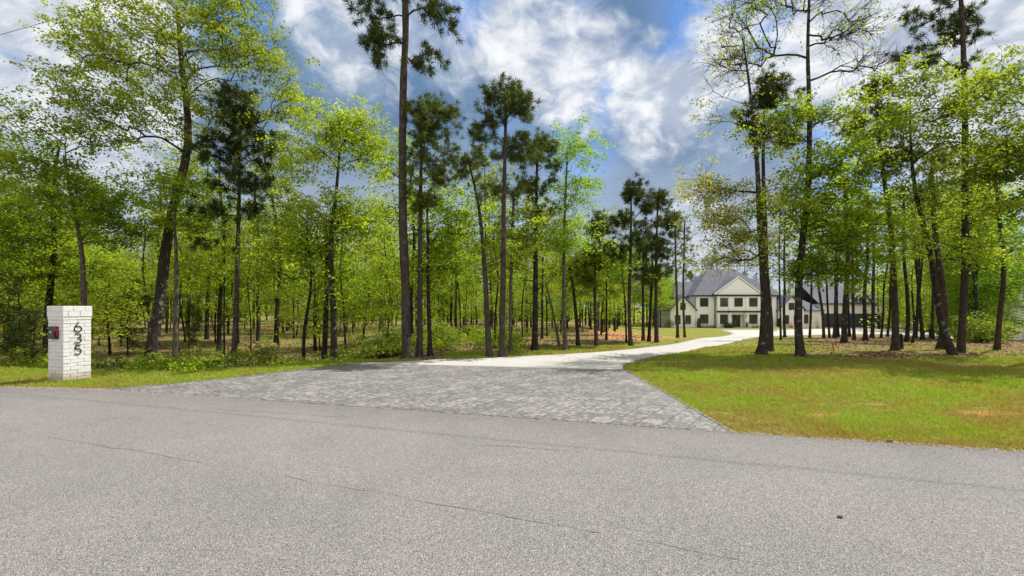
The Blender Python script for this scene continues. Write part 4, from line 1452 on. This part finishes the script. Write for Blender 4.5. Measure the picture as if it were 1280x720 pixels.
# ------------------------------------------------------------------ brick mailbox pillar
def ribbon_strip(mb, pts, w, y0, y1):
    """a flat bent bar following 2-D points (x, z), of width w, between depths y0 and y1"""
    p = np.array(pts, float)
    t = np.gradient(p, axis=0)
    t /= np.linalg.norm(t, axis=1, keepdims=True) + 1e-9
    n = np.stack([-t[:, 1], t[:, 0]], 1) * w / 2
    k = len(p)
    vs_ = []
    for y in (y0, y1):
        for s in (1, -1):
            vs_ += [(q[0], y, q[1]) for q in p + s * n]
    fs = []
    for i in range(k - 1):
        a, b, c, e = i, k + i, 2 * k + i, 3 * k + i
        fs += [(a, a + 1, b + 1, b), (c, e, e + 1, c + 1), (a, c, c + 1, a + 1), (b, b + 1, e + 1, e)]
    fs += [(0, k, 3 * k, 2 * k), (k - 1, 3 * k - 1, 4 * k - 1, 2 * k - 1)]
    mb.add(vs_, fs)


def arc(cx, cz, rx, rz, a0, a1, n=22):
    return [(cx + rx * math.cos(R(a0 + (a1 - a0) * i / n)), cz + rz * math.sin(R(a0 + (a1 - a0) * i / n))) for i in range(n + 1)]


def make_pillar():
    # local axes: +x runs along the face with the numerals (away from the road), y = 0 is that face, the body lies at y > 0
    C = np.array([(79 - CX) / F * 9.68, 9.68])
    ax = np.array([.304, .953])
    rz = math.atan2(ax[1], ax[0])
    e = empty('mailbox_pillar', (C[0], C[1], 0.0), 'white painted brick mailbox pillar with house numerals beside the road', 'mailbox', None, rz)
    S, H = .50, 1.63
    r = random.Random(5)
    core = MB()
    core.span((.012, .012, -.08), (S - .012, S - .012, 1.40))
    course, joint = .0775, .008
    n = int(1.37 / course)
    for k in range(n):
        z0, z1 = .01 + k * course, .01 + (k + 1) * course - joint
        for side in range(4):
            cut = [0, .25, .50] if k % 2 == 0 else [0, .125, .375, .50]
            for a, b in zip(cut[:-1], cut[1:]):
                dx = r.uniform(-.004, .004)
                a2, b2 = a + (joint / 2 if a > 0 else .0), b - (joint / 2 if b < S else .0)
                if side == 0:
                    lo, hi = (a2, dx, z0), (b2, .05, z1)
                elif side == 1:
                    lo, hi = (a2, S - .05, z0), (b2, S + dx, z1)
                elif side == 2:
                    lo, hi = (dx, max(a2, .055), z0), (.045, min(b2, S - .055), z1)
                else:
                    lo, hi = (S - .045, max(a2, .055), z0), (S + dx, min(b2, S - .055), z1)
                if hi[0] - lo[0] < .01 or hi[1] - lo[1] < .01:
                    continue
                core.span(lo, hi)
    core.build('brick_shaft', M['white'], e, bevel=.003)
    cap = MB()
    zc = .01 + n * course
    z = zc
    cap.span((-.007, -.007, z), (S + .007, S + .007, z + .066))
    z += .068
    out = .017
    for cut in ([-out, .08, .29, S + out], [-out, .17, .38, S + out]):
        top = z + .5 * (H - zc - .068)
        for a, b in zip(cut[:-1], cut[1:]):
            cap.span((a + .003, -out, z), (b - .003, S + out, top - .005))
        z = top
    cap.span((-.006, -.006, zc + .05), (S + .006, S + .006, H - .012))
    cap.build('cap', M['white'], e, bevel=.005)
    # metal mailbox set in the road-facing side (local x = 0 plane)
    box = MB()
    box.prism([(.15, 0), (.40, 0), (.40, .25), (.385, .27), (.165, .27), (.15, .25)], 'x', -.05, .10)
    bo = box.build('metal_box', M['bronze'], e)
    bo.location.z = .92
    bo.data.materials[0] = M['bronze']
    dr = MB()
    dr.prism([(.175, .015), (.385, .015), (.385, .17), (.175, .17)], 'x', -.064, -.052)
    do = dr.build('door', M['bronze'], e)
    do.location.z = .92
    h = MB()
    h.box((-.072, .28, .15), (.02, .05, .02))
    h.lathe([(.012, 0), (.012, .004)], (-.066, .28, .10), 10)
    h.build('handle', M['trim'], do, bevel=.002)
    fl = MB()
    fl.box((-.03, .142, .09), (.02, .008, .15))
    fl.box((-.042, .142, .145), (.05, .0085, .07))
    fo = fl.build('flag', M['red'], e)
    fo.location.z = .98
    # raised numerals on short pins: 6, 3, 5
    def numeral(pts_list, cz):
        mb = MB()
        for p in pts_list:
            ribbon_strip(mb, [(.255 + x, cz + zz_) for x, zz_ in p], .019, -.013, -.005)
        mb.tube([(.255, -.009, cz + .09), (.255, .004, cz + .09)], .004, 6)
        mb.tube([(.255, -.009, cz - .09), (.255, .004, cz - .09)], .004, 6)
        mb.build('numeral', M['black'], e)
    six = [arc(0, -.038, .066, .060, 0, 360, 30), [(-.066, -.040), (-.058, .0), (-.036, .042), (-.006, .080), (.018, .104)]]
    three = [arc(-.004, .048, .056, .050, 150, -92, 20), arc(-.004, -.046, .064, .054, 92, -150, 22)]
    five = [[(.050, .096), (.010, .096), (-.036, .096)], [(-.038, .100), (-.043, .05), (-.048, .006)], arc(-.006, -.036, .062, .062, 132, -148, 24)]
    numeral(six, 1.165)
    numeral(three, .925)
    numeral(five, .675)


make_pillar()

# ------------------------------------------------------------------ the white house
HX, HD, HZ = 41.3, 84.0, -2.15


def window(parent, x0, x1, z0, z1, y, bars=(1, 1), depth=.10):
    """frame proud of the wall plane y (camera side is -y), pane set back inside it"""
    t = .08
    f = MB()
    f.span((x0 - t, y - .06, z0 - t), (x0, y + .02, z1 + t))
    f.span((x1, y - .06, z0 - t), (x1 + t, y + .02, z1 + t))
    f.span((x0, y - .06, z1), (x1, y + .02, z1 + t))
    f.span((x0, y - .08, z0 - t), (x1, y + .02, z0))
    for i in range(bars[0]):
        xx = x0 + (x1 - x0) * (i + 1) / (bars[0] + 1)
        f.span((xx - .02, y - .045, z0), (xx + .02, y - .02, z1))
    for i in range(bars[1]):
        zz = z0 + (z1 - z0) * (i + 1) / (bars[1] + 1)
        f.span((x0, y - .043, zz - .02), (x1, y - .022, zz + .02))
    w = f.build('window', M['fascia'], parent)
    p = MB()
    p.span((x0, y - .018, z0), (x1, y - .006, z1))
    p.build('pane', M['glass'], w)
    return w


def battens(mb, x0, x1, z0, top, y, step=.42, skip=()):
    x = x0 + step / 2
    while x < x1:
        zt = top(x) if callable(top) else top
        if any(abs(x - a) < b for a, b in skip):
            x += step
            continue
        if zt - z0 > .15:
            mb.span((x - .025, y - .022, z0), (x + .025, y + .01, zt))
        x += step


def hip(mb, x0, x1, y0, y1, z0, zr, xr0, xr1, yr, over=.35, th=.12):
    a = [(x0 - over, y0 - over, z0), (x1 + over, y0 - over, z0), (x1 + over, y1 + over, z0), (x0 - over, y1 + over, z0)]
    b = [(xr0, yr, zr), (xr1, yr, zr)]
    lo = [(p[0], p[1], z0 - th) for p in a]
    vs_ = a + b + lo
    mb.add(vs_, [(0, 1, 5, 4), (1, 2, 5), (2, 3, 4, 5), (3, 0, 4), (0, 6, 7, 1), (1, 7, 8, 2), (2, 8, 9, 3), (3, 9, 6, 0), (9, 8, 7, 6)])


def gable_roof_y(mb, x0, x1, y0, y1, ze, zr, over=.28, th=.14):
    """ridge running away from the viewer"""
    xm = (x0 + x1) / 2
    sl = (zr - ze) / (xm - x0)
    xa, xb = x0 - over, x1 + over
    zo = ze - sl * over
    mb.prism([(xa, zo), (xm, zr), (xm, zr + th * 1.3), (xa, zo + th)], 'y', y0, y1)
    mb.prism([(xm + .002, zr), (xb, zo), (xb, zo + th), (xm + .002, zr + th * 1.3)], 'y', y0, y1)


def make_house():
    e = empty('white_house', (HX, HD, HZ), 'large cream two storey house with grey hip roof at the end of the drive', 'house')
    W = 7.65
    eave = 5.9
    wl = MB()
    wl.span((-W, 0, -.6), (W, 12, eave))
    battens(wl, -W, -3.75, 0, eave - .1, 0, skip=[(-5.85, .8)])
    battens(wl, 3.75, W, 0, eave - .1, 0, skip=[(5.85, .8)])
    wl.build('wall', M['cream'], e)
    # centre bay standing forward, four pilasters, two storeys
    bay = MB()
    bay.span((-3.75, -1.0, -.6), (-1.18, -.003, 5.75))
    bay.span((1.18, -1.0, -.6), (3.75, -.003, 5.75))
    bay.span((-1.178, -1.0, 2.45), (1.178, -.003, 5.75))
    for x in (-3.68, -1.55, 1.55, 3.68):
        bay.span((x - .24, -1.14, -.3), (x + .24, -1.003, 2.80))
        bay.span((x - .24, -1.14, 3.12), (x + .24, -1.003, 5.72))
    bay.build('front_bay', M['cream'], e)
    g = MB()
    g.prism([(-4.15, 6.05), (4.15, 6.05), (0, 9.05)], 'y', -1.0, 3.2)
    battens(g, -3.9, 3.9, 6.06, lambda x: 6.05 + 3.0 * (1 - abs(x) / 4.15) - .12, -1.0)
    g.build('gable', M['cream'], e)
    tr = MB()
    tr.span((-4.2, -1.28, 5.76), (4.2, -.9, 6.04))
    tr.span((-4.0, -1.32, 2.82), (4.0, -1.005, 3.08))
    tr.span((-W - .3, -.4, 5.74), (-4.21, .1, 5.96))
    tr.span((4.21, -.4, 5.74), (W + .3, .1, 5.96))
    tr.build('dark_fascia', M['fascia'], e)
    rk = MB()
    for s in (-1, 1):
        rk.prism([(s * 4.4, 5.98), (0, 9.16), (0, 9.42), (s * 4.4, 6.24)], 'y', -1.12, -1.003)
    rk.build('gable_rake', M['trim'], e)
    rf = MB()
    hip(rf, -W, W, 0, 12, 5.98, 11.3, -2.5, 2.5, 6.0)
    gr = 3.18 / 4.4
    for s in (-1, 1):
        pl = [(s * 4.42, 6.0), (0, 9.20), (0, 9.45), (s * 4.42, 6.25)]
        rf.prism(pl, 'y', -1.0, 3.9)
    rf.build('roof', M['shingle'], e)
    # windows of the main front
    zlo, zhi, ulo, uhi = .82, 2.35, 3.95, 5.35
    for x in (-5.85, 5.85):
        window(e, x - .68, x + .68, zlo, zhi, -.003, (1, 1))
        window(e, x - .68, x + .68, ulo, uhi, -.003, (1, 1))
    for x in (-2.72, 2.72):
        window(e, x - .68, x + .68, zlo, zhi, -1.003, (1, 1))
        window(e, x - .68, x + .68, ulo, uhi, -1.003, (1, 1))
    window(e, -.68, .68, ulo, uhi, -1.003, (1, 1))
    # recessed double door with lanterns, planters and steps
    st = MB()
    st.span((-1.6, -2.0, -.3), (1.6, -1.15, .14))
    st.span((-1.8, -2.35, -.3), (1.8, -2.003, .04))
    st.build('step', M['concrete'], e)
    for s in (-1, 1):
        d = MB()
        x0, x1 = (s * .02, s * .80) if s > 0 else (-.80, -.02)
        d.span((x0, -.06, .14), (x0 + .10, -.006, 2.30))
        d.span((x1 - .10, -.06, .14), (x1, -.006, 2.30))
        d.span((x0 + .10, -.06, .14), (x1 - .10, -.006, .55))
        d.span((x0 + .10, -.06, 2.18), (x1 - .10, -.006, 2.30))
        do = d.build('door', M['black'], e)
        p = MB()
        p.span((x0 + .10, -.04, .55), (x1 - .10, -.02, 2.18))
        p.build('pane', M['glass'], do)
        h = MB()
        h.tube([(s * .07, -.10, 1.05), (s * .07, -.10, 1.35)], .015, 6)
        h.build('handle', M['trim'], do)
    wr = MB()
    wr.lathe([(.17, 0), (.2, .03), (.17, .06)], (0, 0, 0), 14)
    wo = wr.build('wreath', M['boxwood'], e)
    wo.location, wo.rotation_euler = (.41, -.07, 1.5), (R(90), 0, 0)
    for s in (-1, 1):
        l = MB()
        l.box((s * 1.20, -1.10, 2.10), (.02, .22, .04))
        l.prism([(-.10, 0), (.10, 0), (.06, .12), (-.06, .12)], 'y', -1.22, -1.06)
        lo = l.build('lantern', M['black'], e)
        for v in lo.data.vertices[8:]:
            v.co.x += s * 1.38
            v.co.z += 2.18
        lg = MB()
        lg.span((s * 1.38 - .075, -1.20, 1.78), (s * 1.38 + .075, -1.06, 2.17))
        lg.build('lamp_glass', M['lampglass'], lo)
    # wings: gable-fronted cottages ends, and taller side bodies behind them
    for s, nm in ((-1, 'left'), (1, 'right')):
        xc = s * 9.95
        hw = 2.3
        w = MB()
        w.prism([(xc - hw, -.6), (xc + hw, -.6), (xc + hw, 3.35), (xc, 5.75), (xc - hw, 3.35)], 'y', -.5, 9)
        battens(w, xc - hw, xc + hw, 0, lambda x: 3.35 + 2.4 * (1 - abs(x - xc) / hw) - .1, -.5, skip=[(xc - .95, .55), (xc + .95, .55), (xc, .55)])
        w.build('wing_wall', M['cream'], e)
        rfw = MB()
        gable_roof_y(rfw, xc - hw, xc + hw, -.85, 9.3, 3.37, 5.77)
        rfw.build('wing_roof', M['shingle'], e)
        for dx in (-.95, .95):
            window(e, xc + dx - .42, xc + dx + .42, .75, 2.2, -.503, (0, 1))
        window(e, xc - .42, xc + .42, 3.35, 4.45, -.503, (0, 0))
        side = MB()
        side.span((min(s * W, s * 10.0) + (0 if s < 0 else .003), 3.2, -.6), (max(s * W, s * 10.0) - (.003 if s < 0 else 0), 10, 5.75))
        side.build('side_wall', M['cream'], e)
        r2 = MB()
        a, b = (-10.2, -3.2) if s < 0 else (3.2, 10.2)
        hip(r2, a, b, 3.0, 10.2, 5.8, 8.75, (-8.8 if s < 0 else 3.3), (-3.3 if s < 0 else 8.8), 6.5)
        r2.build('side_roof', M['shingle'], e)
        dp = MB()
        dp.box((s * (W - .1), -.12, 2.75), (.11, .10, 5.7))
        dp.box((s * 3.9, -.10, 2.75), (.09, .09, 5.7))
        dp.build('downspout', M['fascia'], e)
    # low connector and the two-bay garage block on the right
    cw = MB()
    cw.span((12.3, 1.0, -.6), (16.6, 9, 3.15))
    battens(cw, 12.3, 16.6, 0, 3.1, 1.0, skip=[(13.6, .5)])
    cw.build('connector_wall', M['cream'], e)
    cr = MB()
    hip(cr, 12.27, 16.7, 1.0, 9, 3.18, 5.6, 12.3, 14.6, 5)
    cr.build('connector_roof', M['shingle'], e)
    window(e, 13.25, 13.95, .8, 2.3, .997, (0, 1))
    gw = MB()
    gw.span((16.75, 2.0, -.6), (29.2, 11, 4.3))
    gw.prism([(21.4, 4.31), (27.0, 4.31), (24.2, 7.2)], 'y', 2.0, 6.5)
    gw.build('garage_wall', M['trim'], e)
    gr_ = MB()
    gr_.prism([(1.6, 4.3), (6.5, 7.6), (11.4, 4.3), (11.4, 4.5), (6.5, 7.8), (1.6, 4.5)], 'x', 16.4, 29.6)
    gable_roof_y(gr_, 21.4, 27.0, 1.65, 6.6, 4.33, 7.23)
    gr_.build('garage_roof', M['shingle'], e)
    for x in (23.5, 24.75):
        window(e, x - .4, x + .4, 4.35, 5.55, 1.997, (0, 0))
    for (x0, x1) in ((16.95, 21.2), (22.3, 28.7)):
        gd = MB()
        nrow, ncol = 4, 4
        gd.span((x0, 1.93, 0), (x1, 1.99, 2.55))
        for i in range(ncol):
            for j in range(nrow):
                a0 = x0 + (x1 - x0) * i / ncol
                a1 = x0 + (x1 - x0) * (i + 1) / ncol
                gd.span((a0 + .06, 1.90, 2.55 * j / nrow + .05), (a1 - .06, 1.932, 2.55 * (j + 1) / nrow - .05))
        gd.build('garage_door', M['navy'], e)
    return e


make_house()


def bush(name, x, y, rad, h, label, leaf='boxwood', n=26, group=None, per=40, size=.1):
    o = proto_shrub(int(abs(x * 31 + y * 17)), rad, h, n, leaf, per, size)
    o.name = name
    o.location = (x, y, gz(x, y))
    return tag(o, label, 'shrub', group)


def column_shrub(x, y, h, label):
    r = np.random.default_rng(int(x * 13))
    e = empty('columnar_shrub', (x, y, gz(x, y)), label, 'shrub')
    st = MB()
    st.tube([(0, 0, -.1), (0, 0, h * .8)], .03, 6)
    st.build('stem', M['bark_dark'], e)
    n = 900
    z = r.uniform(0.02, 1, n)
    a = r.uniform(0, 6.28, n)
    rr = .36 * np.sqrt(r.uniform(.2, 1, n)) * np.sin(np.clip(z * 2.6 + .45, 0, 3.1)) ** .7
    C = np.stack([np.cos(a) * rr, np.sin(a) * rr, z * h], 1)
    V, Q = leaf_quads(r, C, .16)
    mesh_np('foliage', V, Q, M['boxwood'], e, attr={'tint': ('FACE', r.uniform(0, 1, n))})


column_shrub(HX - 7.2, HD - .9, 1.75, 'narrow dark evergreen against the house corner beside the gabled wing')
column_shrub(HX + 7.5, HD - .9, 1.75, 'narrow dark evergreen at the house corner behind the thick black trunk')
bush('round_shrub', HX - 2.75, HD - 1.9, .42, .75, 'small round dark shrub under the window left of the front door', n=30)
bush('round_shrub', HX - 1.95, HD - 2.0, .50, .85, 'larger round dark shrub next to the front steps', n=34)
for i, dx in enumerate((-6.6, -5.9, -5.0, -4.3, 2.2, 3.0, 4.4, 5.2, 6.0)):
    bush('low_shrub', HX + dx, HD - (.8 if abs(dx) > 3.9 else 1.8), .28, .32, 'tiny low shrub in the bed along the house front', n=12, group='tiny shrubs along the house front', per=26)
bush('dark_shrub', HX - 12.8, HD - 1.0, .9, 1.4, 'loose dark shrub beside the end wall of the gabled wing', 'boxwood', 30)
bush('flowering_shrub', (990 - CX) / F * 82, 82, .6, .7, 'small pink flowering shrub before the pale house wing', 'petal', 18)
bush('island_shrub', (966 - CX) / F * 69, 69, .6, .8, 'dry yellowish shrub in the drive island', 'leaf_pale', 16)
bush('leaning_shrub', (1022 - CX) / F * 80, 80, .7, 2.2, 'tall loose reddish green shrub at the corner before the garage', 'leaf_oak', 20, per=24)
for s, lab in ((-1, 'dark planter with a small evergreen left of the front door'), (1, 'dark planter with a small evergreen right of the front door')):
    e = empty('planter', (HX + s * 1.25, HD - 1.55, HZ + .14), lab, 'planter')
    p = MB()
    p.lathe([(.13, 0), (.17, .3), (.20, .42), (.20, .45), (.16, .45), (.15, .40)], (0, 0, 0), 14)
    p.build('pot', M['terracotta'], e)
    r = np.random.default_rng(3 + s)
    C = r.normal(0, 1, (260, 3)) * np.array([.13, .13, .17]) + np.array([0, 0, .65])
    V, Q = leaf_quads(r, C, .09)
    mesh_np('foliage', V, Q, M['boxwood'], e, attr={'tint': ('FACE', r.uniform(0, 1, 260))})

# ------------------------------------------------------------------ the neighbour's cottage at the photo edge
def make_cottage():
    d = 66.0
    x0 = (1259 - CX) / F * d
    zb = gz(x0 + 3, d)
    e = empty('small_cottage', (x0, d, zb), 'small cream cottage with grey roof half hidden at the photo edge behind shrubs', 'house')
    zt = EYE + (HY - 409) / F * d - zb
    w = MB()
    w.span((0.1, 0, -1), (2.2, 7, zt))
    w.build('porch_wall', M['cream'], e)
    r = MB()
    r.prism([(-.35, zt - .05), (2.35, zt + .95), (2.35, zt + 1.1), (-.35, zt + .1)], 'y', -.4, 7.3)
    r.build('porch_roof', M['shingle'], e)
    m = MB()
    m.span((2.2, -.6, -1), (10, 8, zt + 3.0))
    m.build('main_wall', M['cream'], e)
    r2 = MB()
    hip(r2, 2.2, 10, -.6, 8, zt + 3.02, zt + 5.6, 4.6, 7.6, 3.6)
    r2.build('main_roof', M['shingle'], e)
    y = MB()
    y.span((2.35, -.72, .2), (2.95, -.603, zt - .7))
    y.build('door', M['yellow'], e)
    window(e, 3.6, 4.8, .9, 2.3, -.603, (1, 1))
    window(e, 3.6, 4.8, zt + 1.0, zt + 2.4, -.603, (1, 1))
    for xx in (.55, 1.35):
        l = MB()
        l.lathe([(.05, .30), (.26, .12), (.24, 0), (.12, -.12)], (xx, -.35, zt - .8), 12)
        l.tube([(xx, -.35, zt - .5), (xx, -.35, zt)], .012, 5)
        l.build('hanging_basket', M['boxwood'], e)


make_cottage()

# ------------------------------------------------------------------ parked car far behind the trunks
def make_car():
    d = 80.0
    x = (1140 - CX) / F * d
    e = empty('parked_car', (x, d, gz(x, d) + .02), 'white parked car glimpsed between slim trunks past the garage', 'car', None, R(75))
    b = MB()
    prof = [(-2.2, .35), (2.2, .35), (2.25, .75), (1.2, .95), (.55, 1.42), (-1.4, 1.45), (-2.1, 1.0), (-2.25, .8)]
    b.prism(prof, 'y', -.85, .85)
    b.build('body', M['carpaint'], e, bevel=.06)
    for s in (-1, 1):
        g = MB()
        y0, y1 = (.851, .866) if s > 0 else (-.866, -.851)
        g.prism([(1.02, .97), (.52, 1.34), (-.4, 1.37), (-.4, .97)], 'y', y0, y1)
        g.prism([(-.48, .97), (-.48, 1.37), (-1.32, 1.36), (-1.85, .99)], 'y', y0, y1)
        g.build('side_window', M['glass'], e)
    for px_, nm in ((1.2, 'windscreen'), (-2.12, 'rear_window')):
        g = MB()
        if nm == 'windscreen':
            g.add([(1.22, -.7, .98), (1.22, .7, .98), (.60, .62, 1.42), (.60, -.62, 1.42), (1.19, -.7, .96), (1.19, .7, .96), (.57, .62, 1.40), (.57, -.62, 1.40)],
                  [(0, 1, 2, 3), (7, 6, 5, 4), (0, 4, 5, 1), (1, 5, 6, 2), (2, 6, 7, 3), (3, 7, 4, 0)])
        else:
            g.add([(-2.14, -.7, 1.03), (-2.14, .7, 1.03), (-1.46, .62, 1.46), (-1.46, -.62, 1.46), (-2.10, -.7, 1.0), (-2.10, .7, 1.0), (-1.42, .62, 1.43), (-1.42, -.62, 1.43)],
                  [(0, 3, 2, 1), (4, 5, 6, 7), (0, 1, 5, 4), (1, 2, 6, 5), (2, 3, 7, 6), (3, 0, 4, 7)])
        g.build(nm, M['glass'], e)
    for wx in (-1.4, 1.4):
        for s in (-1, 1):
            w = MB()
            w.lathe([(.20, -.11), (.32, -.10), (.34, 0), (.32, .10), (.20, .11)], (0, 0, 0), 20)
            wo = w.build('wheel', M['rubber'], e)
            wo.location, wo.rotation_euler = (wx, s * .78, .34), (R(90), 0, 0)
            rm = MB()
            rm.lathe([(.19, -.118), (.17, -.125), (.17, .125), (.19, .118)], (0, 0, 0), 16)
            rm.build('rim', M['trim'], wo)
    for s in (-1, 1):
        hl = MB()
        hl.box((2.2, s * .62, .72), (.10, .30, .14))
        hl.build('headlight', M['lampglass'], e, bevel=.03)


make_car()

# ------------------------------------------------------------------ small things
p = gp(1042, 440)
st = MB()
st.tube([(0.02, 0, -.1), (0.0, 0, .12), (-.06, 0, .36)], [.024, .022, .018], 6)
so = st.build('marker_stake', M['stake'])
so.location = p
tag(so, 'short red brown leaning stake in the grass before the garage trees', 'stake')

p = np.array([(1124 - CX) / F * 17.3, 17.3])
sm = MB()
rr = random.Random(4)
n = 11
prof = []
for z, r0 in ((-.1, .16), (.05, .135), (.3, .115), (.55, .11), (.60, .10)):
    prof.append([(math.cos(2 * math.pi * i / n) * r0 * rr.uniform(.92, 1.08), math.sin(2 * math.pi * i / n) * r0 * rr.uniform(.92, 1.08), z + (rr.uniform(-.03, .03) if z > .5 else 0)) for i in range(n)])
sm.add([q for ring in prof for q in ring], [(j * n + i, j * n + (i + 1) % n, (j + 1) * n + (i + 1) % n, (j + 1) * n + i) for j in range(4) for i in range(n)] + [tuple(range(4 * n, 5 * n))])
so = sm.build('tree_stump', M['bark_dark'])
so.location = (p[0], p[1], gz(*p))
tag(so, 'short dark broken stump against the foot of the brown barked pine', 'stump')

wr = MB()
a, b = np.array([-60.0, 29.5, 11.4]), np.array([60.0, -9.5, 11.4])
wr.tube([a + (b - a) * t + np.array([0, 0, -1.5 * (1 - (2 * t - 1) ** 2) + 1.0]) for t in np.linspace(0, 1, 60)], .008, 5)
tag(wr.build('overhead_wire', M['wire']), 'thin black overhead wire crossing the sky above the oak', 'wire')
for (px, py, s, lab) in ((1113, 553, .030, 'dark pebble lying at the lawn edge of the road'), (1050, 648, .018, 'small dark pebble on the bare asphalt')):
    d_ = EYE * F / (py - HY)
    mb = MB()
    mb.lathe([(.2 * s, 0), (s, .3 * s), (.9 * s, .8 * s), (.3 * s, 1.1 * s)], (0, 0, 0), 8)
    o = mb.build('pebble', M['stone'], smooth=True)
    o.location = ((px - CX) / F * d_, d_, .006)
    o.scale = (1.3, .8, 1)
    tag(o, lab, 'pebble')


# ------------------------------------------------------------------ grass, litter, undergrowth
def clear_of_paving(x, y, m=0.0):
    return (~inside_poly(x, y, PAVED[0])) & (y > road_y(x) + m)


def lawn_grass():
    r = np.random.default_rng(8)
    X, Y = [], []
    nc = 95000                                   # tufts, each of several blades
    yc = 4.0 + 14.5 * r.random(nc) ** 1.6
    xc = r.uniform(-1.35, 1.35, nc) * np.maximum(yc, 5.0)
    per = 8
    n = nc * per
    x = np.repeat(xc, per) + r.normal(0, .022, n)
    y = np.repeat(yc, per) + r.normal(0, .022, n)
    tuft = np.repeat(r.normal(0, .22, nc), per)
    tuft_h = np.repeat(r.uniform(.65, 1.25, nc), per)
    g, dry, clay = masks(x, y)
    ok = clear_of_paving(x, y, -.045) & (g > .6 + .3 * (r.random(n) - .5)) & (r.random(n) > clay * 1.0) & (r.random(n) > dry * .5)
    # ragged fringe where blades lean over the paving
    x, y, dry, tuft, tuft_h = x[ok], y[ok], dry[ok], tuft[ok], tuft_h[ok]
    n = len(x)
    z = ground_z(x, y)
    h = tuft_h * r.uniform(.03, .075, n) * (.7 + .6 * vnoise(x, y, .6, 44)) * (1 - .3 * dry)
    sc = np.clip(y / 8, .8, 2.0)
    w = .0060 * sc * r.uniform(.7, 1.4, n)
    a = r.uniform(0, 6.28, n)
    lean = r.normal(0, .55, (n, 2)) * h[:, None]
    b = np.stack([x, y, z - .005], 1)
    sd = np.stack([np.cos(a) * w, np.sin(a) * w, 0 * a], 1)
    tip = b + np.stack([lean[:, 0], lean[:, 1], h], 1)
    V = np.stack([b - sd, b + sd, tip], 1).reshape(-1, 3)
    Q = np.arange(n * 3).reshape(-1, 3)
    patch = vnoise(x, y, 1.3, 61) * .6 + vnoise(x, y, .35, 62) * .4
    tint = np.clip(.14 + 1.0 * patch + r.normal(0, .16, n) + tuft - 1.0 * dry * r.random(n) - .25 * (vnoise(x, y, 2.2, 71) > .62) * (y < 9), 0, 1)
    o = mesh_np('lawn_grass', V, Q, M['grass'], attr={'tint': ('FACE', tint)})
    tag(o, 'mown lawn grass with straw patches beside the road and the drive', 'grass', None, 'stuff')


lawn_grass()


def litter():
    r = np.random.default_rng(18)
    n = 60000
    y = 13.5 + 32 * r.random(n) ** 1.5
    x = r.uniform(-1.2, 1.25, n) * y
    g, dry, clay = masks(x, y)
    ok = clear_of_paving(x, y) & (r.random(n) > g * .93)
    x, y = x[ok], y[ok]
    C = np.stack([x, y, ground_z(x, y) + .015], 1)
    V, Q = leaf_quads(r, C, .11, flat=2.0)
    o = mesh_np('fallen_leaves', V, Q, M['litter'], attr={'tint': ('FACE', r.uniform(0, 1, len(x)))})
    tag(o, 'brown fallen leaves under the trees', 'leaves', None, 'stuff')


litter()


def undergrowth():
    """low green plants on the woodland floor"""
    r = np.random.default_rng(28)
    n = 1500
    y = 13.5 + 40 * r.random(n) ** 1.4
    u = r.uniform(-1.4, .12, n)
    x = u * y
    ok = (poly_dist(x, y, DRIVE_L) > 3.2) & (vnoise(x, y, 3.0, 81) > .42)
    m = 34
    cx, cy = x[ok], y[ok]
    C, T = [], []
    for a, b in zip(cx, cy):
        k = int(m * r.uniform(.5, 1.5))
        p = r.normal(0, 1, (k, 2)) * r.uniform(.15, .45)
        z = gz(a, b) + np.abs(r.normal(0, .16, k)) + .03
        C.append(np.stack([a + p[:, 0], b + p[:, 1], z], 1))
        T.append(np.clip(r.uniform(.1, .9) + r.normal(0, .2, k), 0, 1))
    V, Q = leaf_quads(r, np.vstack(C), .11)
    o = mesh_np('undergrowth', V, Q, M['leaf_shrub'], attr={'tint': ('FACE', np.hstack(T))})
    tag(o, 'low green plants covering the woodland floor in patches', 'undergrowth', None, 'stuff')


undergrowth()


def road_grit():
    """loose grit and crumbs gathered along the edge of the asphalt"""
    r = np.random.default_rng(38)
    n = 5200
    x = r.uniform(-14, 11, n)
    y = road_y(x) + .02 - np.abs(r.normal(0, .10, n)) + .05 * r.random(n)
    C = np.stack([x, y, np.full(n, .012)], 1)
    s = r.uniform(.004, .013, n)[:, None, None]
    T = np.array([[1, 0, -.3], [-.5, .86, -.3], [-.5, -.86, -.3], [0, 0, .9]])
    a = r.uniform(0, 6.28, n)
    ca, sa = np.cos(a), np.sin(a)
    rot = np.stack([np.stack([ca, -sa, 0 * a], 1), np.stack([sa, ca, 0 * a], 1), np.tile([0, 0, 1.0], (n, 1))], 1)
    V = (C[:, None] + s * np.einsum('nij,kj->nki', rot, T)).reshape(-1, 3)
    o = np.arange(n)[:, None] * 4
    Q = np.concatenate([o + np.array([[0, 1, 3]]), o + np.array([[1, 2, 3]]), o + np.array([[2, 0, 3]])]).reshape(-1, 3)
    tag(mesh_np('road_grit', V, Q, M['grit']), 'loose grit along the crumbled edge of the asphalt', 'grit', None, 'stuff')


road_grit()
